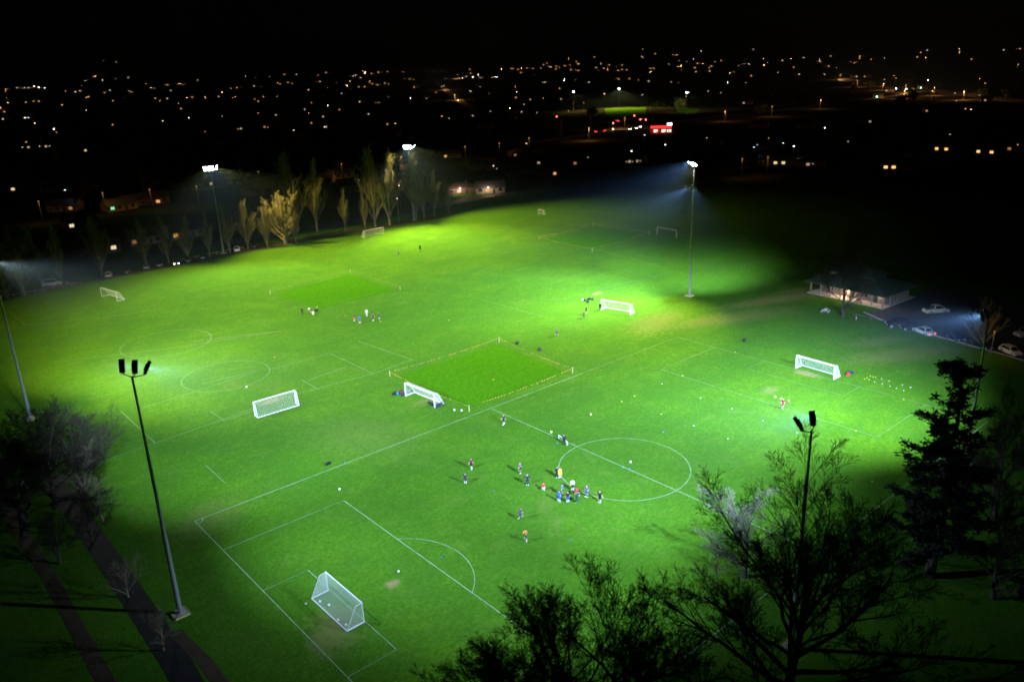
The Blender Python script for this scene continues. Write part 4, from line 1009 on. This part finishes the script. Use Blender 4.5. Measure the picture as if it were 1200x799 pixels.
for x in (-.45, .45): MB().box((x, .04, .4), (.07, .05, .8)).build('leg', M_DARKP, o)

# ------------------------------------------------------------------ the suburb: lamps, houses, roads, cars, dark trees
COLR = dict(o=(1.0, .46, .14), w=(1.0, .75, .48), b=(.78, .86, 1.0), r=(1.0, .10, .05), g=(.25, 1.0, .55), p=(1.0, .70, .62), y=(1.0, .80, .38))
SETS = [((0, 50), '''w80,213 w113,215 w133,213 w160,205,2 w182,210,3 b210,212,2 r142,262,2 o157,278 o182,277 o36,282,2 o2,305,2 w400,180 o446,158,2 o483,177,2 w515,225 o404,258 o528,274,2 w403,318 o290,292 w117,352,2 b133,352 o163,378,2 w251,406,3 o265,420
 o123,467 w105,490 w133,490 w185,486 w215,486 w232,484 y400,505,2 o705,215,2 o843,197,2 o855,197 w800,225 o726,262 w783,262 o875,260,2 o900,257 o960,256,2 o1042,235,2 o1080,213 o1109,213 o1104,254,2 o1024,254 o835,285 o848,310 w762,367,2 p884,352,2 o960,418 w1128,403 o1115,405 o527,385 w620,233 w545,93 w485,87 w600,165 o307,228 o375,228
 y60,686,2 b304,690,2 o672,743,2 o705,743,2 o740,743,2 g527,776,2 o330,775 w1190,205 w1040,345 w990,660'''),
 ((300, 50), '''o65,155,2 o133,150 o337,142,2 o328,142 o508,140,3 o573,140 o619,138,3 o685,138,2 o693,138 o830,133,3 b848,165,2 w885,170,2 p868,208,3 p722,258,3 o28,207 o34,255 o100,250 y287,247,2 y295,247 w300,184 o337,210 o427,203,2 w440,180 o508,208 w603,192 o545,195 o695,170 o720,172 w336,295,2 p228,313 o247,330 w93,340 o10,330 w314,347 o575,280 o259,377 w320,395,2 w328,395 w177,410,2 o40,395 o55,397 o615,382 o652,380,2 w485,278
 w923,168 w943,152,2 w968,167,2 r1005,148,2 w1015,160,3 w1040,150,2 w985,160 w1050,165 o1002,128 b1117,160,2 b1130,160,2 o1150,127,2 r1187,148,2 w1003,226,2 o1092,237 r935,262,2 o948,270,3 w1188,308,3 b1097,322 w1015,343 o887,532,2 p1112,577,2 w1127,590 o360,628 w480,643 p670,668,3 w660,730,2 w70,675 w10,605 o740,210 w800,262 o870,345 w905,355 w527,335 o170,195 w245,222 o375,190 w455,158'''),
 ((600, 50), '''o5,122 o28,127 o45,122,2 o98,122 o133,122 o175,115 o185,115 o208,112 o224,117 o247,110 o275,107 o275,128 o296,130 w395,118 o403,130 o456,105 o447,127 o516,107 o537,127 o515,127 w568,110,3 o648,123 o665,123 w649,140,2 o778,115,2 o792,111,2 o795,130 o893,103,2 o925,120 w925,135 o1062,107,2 p1111,102,2 o1110,77 w1175,77,2 o1182,107,2 w1021,145,2 o1041,140 r1185,130 w247,177,3 w155,187 w143,187 w85,267 w56,290 w22,232,2 o15,207
 o432,240,2 o335,283 w230,265 o488,160 o550,170 o591,177 o500,172 w780,190 b1010,187,2 o750,57 o770,60 w780,55 w1085,283 w67,472,2 b621,433,2 p718,478,3 w560,508,3 w912,446 b1133,490,2 b1148,478 o200,613,2 w535,557 w550,557 w565,557 w585,555 w600,553 w335,535 w355,537 w370,537 o15,527 w125,563 o295,565 w612,32 w885,42 w1130,35 o165,100 w360,187 w745,183 o1120,157 w1095,187 b610,245 w830,235 w45,325 w75,330,2 w115,328 o265,320 w640,182'''),
 ((900, 50), '''w90,12 w67,85 o110,77,2 w167,72 w322,117 w415,160 b600,215,3 b647,217,3 o680,215 g716,212,2 r745,228 o770,228,2 w750,177,3 w990,245 w875,237 g510,254,2 r447,268,2 o1017,270 o882,273 w950,313,2 o925,310,2 o743,320 p266,399,3 o50,430,2 b71,470,2 b121,485,3 o3,447 w478,370 w852,430 o790,497,3 o775,495 o985,510,3 o1002,510,2 o1130,497 o1170,478 y35,563,2 y72,563,2 w187,570 w210,567 w640,470 w375,463 w145,150 w265,150 w555,225 r332,178 r402,190 r527,210 o1180,30 w895,28 w745,37 w45,140''')]
dots = []
for (ox, oy), txt in SETS:
    for tok in txt.split():
        a = tok[1:].split(','); dots.append((tok[0], ox+float(a[0])/3.995, oy+float(a[1])/3.995, int(a[2]) if len(a) > 2 else 1))
for k in range(130):                                              # the many small lights in bands towards the skyline
    u = R.uniform(0, 1200); hz = 97-u*.0385; b = R.random()
    v = hz+(R.gauss(9, 4) if b < .45 else R.uniform(2, 50) if b < .9 else R.uniform(-6, 3))
    if (b >= .9 and u < 300) or (u > 880 and v < hz+6): continue
    dots.append((R.choice('oooooowp'), u, v, 1))
M_LPOST = mat('lamp_post_steel', (.22, .22, .22), .5, .5)
LAMP_ARM = MB().tube((0, 0, 0), (0, 0, 8.6), .10, .06, 6).tube((0, 0, 8.6), (0, -1.3, 9.0), .045, .04, 5).mesh('pole', M_LPOST)
LAMP_HOOD = MB().box((0, -1.7, 9.06), (.46, 1.0, .12)).mesh('hood', M_LPOST)
HEADS = {}
def lamp_head(c, s):
    if (c, s) not in HEADS: HEADS[(c, s)] = MB().sphere((0, -1.7, 8.92), .36, 8, 6, (.8, 1.0, .5)).mesh('lamp_glass', glow('lamp_%s_%d' % (c, s), COLR[c], s))
    return HEADS[(c, s)]
CNAME = dict(o='orange', w='white', b='bluish white', r='red', g='green', p='pinkish white', y='yellowish')
def street_lamp(u, v, c, size, power=0.0, k=1.0):
    top = G(u, v, 8.92*k); b = Vector((top.x, top.y, top.z-8.92*k)); dist = (Vector(CAM)-top).length
    rz = math.atan2(CAM[1]-b.y, CAM[0]-b.x)+math.pi/2
    M = Matrix.Rotation(rz, 3, 'Z'); b = b-M @ Vector((0, -1.7*k, 0))
    far = dist > 1000
    t = thing('street_lamp', ('glowing %s street lamp %s' % (CNAME[c], 'on the far hillside beyond the suburb' if far else 'among the dark houses beyond the field')), 'street lamp', b, rz, '%s street lamps %s' % (CNAME[c], 'far off' if far else 'in the suburb'))
    t.scale = (k, k, k); area = (dist/700.0)**2
    st = (3.6, 13, 50)[size-1]*min(max(area, .35), 14)
    st = float('%.1g' % st)
    obj('pole', LAMP_ARM, t); obj('hood', LAMP_HOOD, t); h = obj('lamp_glass', lamp_head(c, st), t)
    if power:
        l = bpy.data.lights.new('street_light', 'POINT'); l.energy = power; l.color = COLR[c]; l.shadow_soft_size = .3
        lo = bpy.data.objects.new('street_light', l); col.objects.link(lo); lo.parent = h; lo.location = (0, -1.9, 8.2)
    return t
WALLC = [mat('weatherboard_cream', (.40, .36, .28), .8), mat('brick_red', (.22, .12, .09), .85), mat('render_grey', (.30, .29, .27), .85)]
ROOFC = [mat('roof_tin_grey', (.12, .12, .125), .5), mat('roof_tile_brown', (.13, .08, .06), .8), mat('roof_tin_green', (.07, .10, .08), .6)]
def house_meshes(k):
    W, D, H = (12.5, 8.5, 2.7) if k == 0 else (14.0, 9.0, 2.7) if k == 1 else (10.5, 8.0, 2.8)
    rise = 2.2; o = .55
    wall = MB().box((0, 0, H/2), (W, D, H))
    if k != 1:
        for sx in (-1, 1): wall.add([(sx*W/2, -D/2, H), (sx*W/2, D/2, H), (sx*W/2, 0, H+rise)], [(0, 1, 2) if sx > 0 else (0, 2, 1)])
    rf = MB()
    if k != 1:
        for sy in (-1, 1): rf.add([(-W/2-o, sy*(D/2+o), H-.25), (W/2+o, sy*(D/2+o), H-.25), (W/2+o, 0, H+rise+.05), (-W/2-o, 0, H+rise+.05), (-W/2-o, sy*(D/2+o), H-.10), (W/2+o, sy*(D/2+o), H-.10), (W/2+o, 0, H+rise+.20), (-W/2-o, 0, H+rise+.20)],
                                   [(4, 5, 6, 7), (0, 3, 2, 1), (0, 1, 5, 4), (0, 4, 7, 3), (1, 2, 6, 5)])
    else:
        A = [(-W/2-o, -D/2-o), (W/2+o, -D/2-o), (W/2+o, D/2+o), (-W/2-o, D/2+o)]; g = [(-W/2+D/2, 0), (W/2-D/2, 0)]
        rf.add([(*p, H-.05) for p in A]+[(*p, H+.12) for p in A]+[(*p, H+rise) for p in g], [(0, 3, 2, 1), (0, 1, 5, 4), (1, 2, 6, 5), (2, 3, 7, 6), (3, 0, 4, 7), (4, 5, 9, 8), (5, 6, 9), (6, 7, 8, 9), (7, 4, 8)])
    ch = MB().box((W*.22, D*.12, H+rise*.8), (.7, .7, 1.7))
    return W, D, H, wall.mesh('wall', WALLC[k]), rf.mesh('roof', ROOFC[k]), ch.mesh('chimney', WALLC[1])
HM = [house_meshes(k) for k in range(3)]
WIN_F = MB(); 
for cx, cz, sx, sz in ((0, .64, 1.74, .09), (0, -.66, 1.84, .11), (-.83, 0, .09, 1.2), (.83, 0, .09, 1.2), (0, 0, .06, 1.2)): WIN_F.box((cx, 0, cz), (sx, .10, sz))
WIN_F = WIN_F.mesh('window', mat('window_frame', (.6, .6, .58), .6)); WIN_P = MB().box((0, .02, 0), (1.58, .03, 1.2)).mesh('pane', M_GLASS)
DOOR = MB().box((0, 0, 1.05), (.95, .07, 2.1)).mesh('door', mat('house_door', (.08, .05, .04), .6))
def house(u, v, lit=None, size=1, k=None, rz=None, loc=None, label=None):
    k = R.randrange(3) if k is None else k
    W, D, H, wm, rm, cm = HM[k]
    slots = [-W*.36, -W*.12, W*.34]; j = R.randrange(3)
    rz = R.uniform(-.5, .5) if rz is None else rz
    g = G(u, v, 1.55) if loc is None else loc
    base_ang = math.atan2(CAM[1]-g.y, CAM[0]-g.x)+math.pi/2+rz
    Mz = Matrix.Rotation(base_ang, 3, 'Z')
    ctr = g-Mz @ Vector((slots[j], -D/2, 0)); ctr.z = g.z-1.55 if loc is None else g.z
    dist = (Vector(CAM)-g).length; far = dist > 1000
    desc = ['gabled weatherboard house', 'hip-roofed brick house', 'small gabled rendered house'][k]
    if label is None:
        label = ('%s with %s window%s' % (desc, 'a lit '+CNAME[lit] if lit else 'no lit', ' on the far hillside' if far else ' in the dark suburb') if lit else desc+' standing unlit in the dark suburb')
    t = thing('house', label, 'house', ctr, base_ang, ('far ' if far else 'suburb ')+desc+(' '+CNAME[lit] if lit else ' unlit'))
    obj('wall', wm, t); r = obj('roof', rm, t); obj('chimney', cm, r)
    d = obj('door', DOOR, t, (W*.12, -D/2-.03, 0))
    for i, x in enumerate(slots):
        w = obj('window', WIN_F, t, (x, -D/2-.04, 1.55)); p = obj('pane', WIN_P, w)
        if lit and (i == j or (size == 3 and i == (j+1) % 3)):
            st = float('%.1g' % ((.55, 1.4, 3.2)[size-1]*min(max((dist/700)**1.6, .7), 8)))
            p.material_slots[0].link = 'OBJECT'; p.material_slots[0].material = glow('lit_%s_%g' % (lit, st), COLR[lit], st)
    return t
# roads of the suburb
ROADS = [([(-60, 262), (32, 243), (95, 236), (150, 229), (240, 222), (330, 205), (430, 194), (525, 180), (600, 170), (632, 166), (700, 156), (755, 147), (840, 137), (900, 131), (975, 122)], 9),
         ([(512, 97), (526, 108), (540, 119), (556, 128)], 13), ([(978, 89), (1000, 97), (1025, 101), (1080, 105), (1140, 112), (1200, 120)], 26), ([(1015, 117), (1050, 112), (1080, 107)], 16),
         ([(700, 142), (735, 147), (755, 150), (790, 155)], 12), ([(700, 156), (735, 147)], 10), ([(870, 190), (905, 186), (960, 180), (1040, 172)], 7), ([(560, 232), (600, 226), (680, 218), (780, 205), (900, 195)], 7)]
for i, (px, w) in enumerate(ROADS): strip('road', [G(*p) for p in px], w, M_ROAD, .04+.01*i)
POWERS = [(120, 226), (175, 222), (45, 236), (230, 218), (400, 192), (470, 184), (545, 172), (585, 168), (620, 162), (690, 150), (732, 138), (520, 101), (533, 111), (985, 88), (1005, 95), (1035, 98), (1062, 100), (1095, 103), (1130, 107), (1060, 106), (850, 130), (905, 125), (962, 117), (870, 186), (900, 184)]
for i, (u, v) in enumerate(POWERS): street_lamp(u, v, 'o', 1, 500 if v > 150 else 30000 if (u > 970 or 500 < u < 540) else 6000)
for i, (c, u, v, s) in enumerate(dots):
    if c == 'r':
        g = G(u, v, .9); car(0, 0, math.atan2(g.y-CAM[1], g.x-CAM[0])+R.uniform(-.3, .3), 'sedan', R.choice(['grey', 'black', 'silver']), 'car with red tail lamps glowing on a distant road', None, 'distant cars with tail lamps', Vector((g.x, g.y, g.z-.9)))
        t = bpy.data.objects[-1] if False else None
    elif c in 'yg' or (s == 1 and i % 2 == 0) or (c == 'o' and v > 170): house(u, v, c, s)
    else: street_lamp(u, v, c, s)
def signal(u, v, c):
    g = G(u, v, 3.2); t = thing('traffic_light', 'traffic light showing %s at the distant junction' % CNAME[c], 'traffic light', Vector((g.x, g.y, g.z-3.2)), math.atan2(CAM[1]-g.y, CAM[0]-g.x)+math.pi/2, 'traffic lights at the junction')
    MB().tube((0, .15, 0), (0, .15, 3.6), .07, .06, 6).build('pole', M_LPOST, t); MB().box((0, 0, 3.2), (.5, .25, 1.2)).build('casing', M_HOUS, t)
    MB().sphere((0, -.13, 3.2), .38, 8, 6, (1, .5, 1)).build('lamp', glow('signal_'+c, COLR[c], 30), t)
for u, v, c in [(652.5, 136.8, 'r'), (718.5, 144.5, 'r'), (743.4, 135.8, 'r'), (750.6, 140, 'r'), (757, 140.5, 'r'), (718.4, 151.5, 'o'), (1079, 103, 'g'), (1027.5, 113.5, 'g')]: signal(u, v, c)
M_TAIL2 = glow('far_tail', (1, .06, .03), 22.0); M_HEAD2 = glow('far_head', (.88, .92, 1.0), 60.0)
def far_car(u, v, kind, toward):
    g = G(u, v, .8); a = math.atan2(CAM[1]-g.y, CAM[0]-g.x)+R.uniform(-.3, .3)+(0 if toward else math.pi)
    t = car(0, 0, a, kind, R.choice(['grey', 'black', 'silver']), 'car with %s on a distant road' % ('bright headlights coming this way' if toward else 'red tail lamps driving away'), None, 'distant cars '+('with headlights' if toward else 'with tail lamps'), Vector((g.x, g.y, g.z-.8)))
    for ch in t.children:
        if ch.name.startswith('headlight' if toward else 'tail_lamp'):
            ch.material_slots[0].link = 'OBJECT'; ch.material_slots[0].material = M_HEAD2 if toward else M_TAIL2
for u, v in [(737.5, 150.5), (746.3, 150), (750, 148), (1050, 103.8), (1062, 104.4)]: far_car(u, v, 'sedan', True)
for u, v in [(722.5, 141.2), (725.5, 141.8), (698.3, 153.8), (708, 152.8), (1000.6, 97.5), (983, 94.5), (1031.8, 102.5), (534, 115.5)]: far_car(u, v, 'sedan', False)
# petrol station with its red canopy
g = G(776, 157); t = thing('petrol_station', 'petrol station with glowing red canopy and white sign at the junction', 'building', g, math.atan2(CAM[1]-g.y, CAM[0]-g.x)+math.pi/2)
MB().box((-1, 0, 5.0), (15, 9, .9)).build('canopy', glow('red_canopy', (1, .03, .03), 2.2), t)
for x in (-6.5, -1, 4.5): MB().box((x, 0, 2.3), (.4, .4, 4.6)).build('column', M_LPOST, t)
MB().box((-1, 8, 2), (16, 6, 4)).build('shop', WALLC[2], t)
for x in (-5, 1, 5): MB().box((x, 4.95, 1.7), (3, .06, 2)).build('shop_window', glow('shop_window', (1, .85, .65), 1.6), t)
for x in (-4, 2): MB().box((x, 0, .8), (.9, .6, 1.6)).build('pump', mat('pump', (.6, .6, .6), .5), t)
sg = MB().box((5.2, -5, 7.2), (3.4, .4, 1.5)).build('sign', glow('white_sign', (.95, .85, 1), 6), t); MB().box((5.2, -5, 3.2), (.3, .3, 6.4)).build('sign_pole', M_LPOST, sg)
# the second floodlit field, far off
fld = [G(*p) for p in [(708, 127.5), (757, 126.0), (756, 136.5), (712, 138)]]; sheet('playing_field', fld, M_FARTURF, .06)
fld2 = [G(*p) for p in [(792, 126.5), (822, 128.5), (815, 132), (794, 131.5)]]; sheet('playing_field', fld2, M_FARTURF, .06)
def far_mast(u, v, aim, pw, label):
    g = G(u, v, 20.0); b = (g.x, g.y, 0.0)
    t = thing('floodlight_mast', label, 'floodlight', b, 0, 'distant floodlight masts')
    MB().tube((0, 0, 0), (0, 0, 20), .2, .1, 8).build('pole', M_GALV, t); MB().box((0, 0, 19.8), (2.2, .1, .1)).build('crossarm', M_GALV, t)
    d = (Vector(CAM)-g).normalized()
    MB().sphere((0, 0, 20.3), .8, 8, 6, (1, 1, .6)).build('lamp', glow('far_flood', (.85, .93, 1), 40), t)
    l = bpy.data.lights.new('floodlight_beam', 'SPOT'); l.energy = pw; l.spot_size = math.radians(120); l.spot_blend = .8; l.shadow_soft_size = .3; l.color = WARM; beam_shape(l, .10, .3, 1.6)
    lo = bpy.data.objects.new('floodlight_beam', l); col.objects.link(lo); lo.parent = t; lo.location = (0, 0, 19.2)
    lo.rotation_euler = (Vector(aim)-(Vector(b)+Vector((0, 0, 19.2)))).to_track_quat('-Z', 'Y').to_euler()
far_mast(725.5, 104.5, G(733, 133), 2200*KW, 'distant lit mast over the far green field')
far_mast(672, 108, G(725, 134), 300*KW, 'distant lit mast beside the pale trees left of the far field')
far_mast(805, 109, G(806, 129), 160*KW, 'dim distant mast over the small far green patch')
# houses seen near the lane, and other unlit ones
house(133, 290, 'w', 2, 1, .1, label='house with a bright white garage window above the parked lane cars')
house(206, 276, 'o', 2, 0, .3, label='house with a small orange window behind the pale poplars')
house(158, 283.5, 'o', 1, 2, .2, label='house with a dim orange window next to the bright garage window')
house(84, 264.5, 'w', 2, 2, .2, label='house with one small white window above the lane, alone in the dark')
house(538, 224, 'w', 2, 1, .25, label='house with warm lit carport next to the field end'); house(571, 223, 'o', 2, 0, .1, label='house with a warm lit end wall past the carport house')
h3 = house(1038, 196, 'o', 3, 1, .1, label='house with three warm wall lamps past the dark park')
for u, v, e, c in [(539, 221, 260, (1, .75, .55)), (572, 220, 200, (1, .7, .45))]:
    g = G(u, v, 3.0); t = thing('carport_lamp', 'warm lamp on a short post at the carport house', 'lamp', Vector((g.x, g.y, 0)), 0, 'carport lamps')
    MB().tube((0, 0, 0), (0, 0, 3), .05, .05, 6).build('post', M_LPOST, t); lm = MB().sphere((0, 0, 3.05), .16, 8, 6).build('lamp', glow('carport_lamp', (1, .8, .6), 25), t)
    l = bpy.data.lights.new('carport_light', 'POINT'); l.energy = e*4; l.color = c; l.shadow_soft_size = .2; lo = bpy.data.objects.new('carport_light', l); col.objects.link(lo); lo.parent = lm; lo.location = (0, 0, 3.4)
for u, v in [(112, 222), (60, 226), (200, 214), (270, 214), (300, 230), (385, 215), (420, 225), (480, 205), (560, 200), (600, 205), (650, 190), (700, 185), (760, 178), (820, 172), (900, 178), (960, 172), (985, 165), (1020, 183), (1090, 185), (1115, 195), (1120, 165), (1060, 150), (940, 150), (880, 150), (560, 150), (450, 160), (350, 160), (250, 170), (150, 180), (60, 190)]:
    house(0, 0, None, 1, None, R.uniform(-.6, .6), G(u, v))
# yellow lamp in the car park
street_lamp(1165.5, 388, 'o', 1, 160, .55)['label'] = 'short orange lamp post beside the cream hatchback in the car park'
# dark evergreen trees standing among the houses
def leafy(seed, n=900):
    rng = np.random.default_rng(seed)
    cl = rng.normal(0, 1, (22, 3)); cl /= np.linalg.norm(cl, axis=1, keepdims=True); cl *= rng.uniform(.3, .95, (22, 1))*[1.0, 1.0, .85]
    c = cl[rng.integers(0, 22, n)]+rng.normal(0, .17, (n, 3)); a = rng.normal(0, .075, (n, 3)); b = rng.normal(0, .075, (n, 3))
    V = np.stack([c-a, c+b, c+a, c-b], 1).reshape(-1, 3); V[:, 2] += 1.25
    return np_mesh('crown', V*3.2, np.arange(n*4).reshape(-1, 4), mat('evergreen_leaf', (.035, .055, .022), .8, var=.3, scale=1))
LV = [leafy(i) for i in (1, 2, 3)]; LT = MB().tube((0, 0, 0), (0, 0, 3.6), .28, .14, 7).tube((0, 0, 2.2), (1.2, .4, 4.4), .1, .05, 5).tube((0, 0, 2.5), (-1, .7, 4.6), .1, .05, 5).mesh('trunk', M_BARK)
spots = [(160, 222), (100, 238), (330, 202), (350, 205), (545, 172), (565, 178), (655, 160), (640, 155), (610, 180), (670, 118), (680, 122), (765, 130), (780, 128), (830, 118), (920, 174), (915, 176), (1030, 160), (990, 185), (1070, 185), (75, 232), (290, 208), (420, 205), (700, 200), (740, 190), (790, 185), (860, 178), (1000, 110), (1020, 105), (1100, 100), (930, 125), (890, 135), (520, 125), (500, 118), (560, 120), (1150, 115), (460, 205), (400, 208)]
for i in range(30): spots.append((R.uniform(0, 1200), R.uniform(112, 225)))
for i, (u, v) in enumerate(spots):
    g = G(u, v); k = R.uniform(.9, 2.0); t = thing('evergreen_tree', 'dark rounded evergreen tree standing among the suburb houses', 'tree', g, R.uniform(0, 6), 'evergreen trees of the suburb')
    t.scale = (k, k, k*R.uniform(.9, 1.2)); obj('trunk', LT, t); obj('crown', LV[i % 3], t)
# utility poles by the roads
for u, v, vt in [(53, 240, 213), (170, 228, 200), (284, 215, 190), (378, 198, 181), (463, 188, 171), (540, 172, 162), (574, 170, 150), (658, 160, 138), (692, 154, 136)]:
    g = G(u, v); h = min(height_at(g, vt), 12); t = thing('utility_pole', 'timber utility pole with crossarm beside the suburb road', 'pole', g, R.uniform(0, 3), 'utility poles along the suburb road')
    MB().tube((0, 0, 0), (0, 0, h), .17, .12, 7).build('pole', M_POST, t); MB().box((0, 0, h-.6), (2.0, .12, .12)).build('crossarm', M_POST, t)

# ------------------------------------------------------------------ damp night air
def haze():
    m, t, o = nt('night_haze'); v = t.nodes.new('ShaderNodeVolumePrincipled')
    v.inputs['Color'].default_value = (.42, .68, 1.0, 1); v.inputs['Density'].default_value = HAZE_DENSITY; v.inputs['Anisotropy'].default_value = 0.0
    t.links.new(v.outputs[0], o.inputs['Volume'])
    b = MB().box((CAM[0], CAM[1], 139), (19000, 19000, 282)).build('haze', m); b['kind'] = 'stuff'; return b
haze()
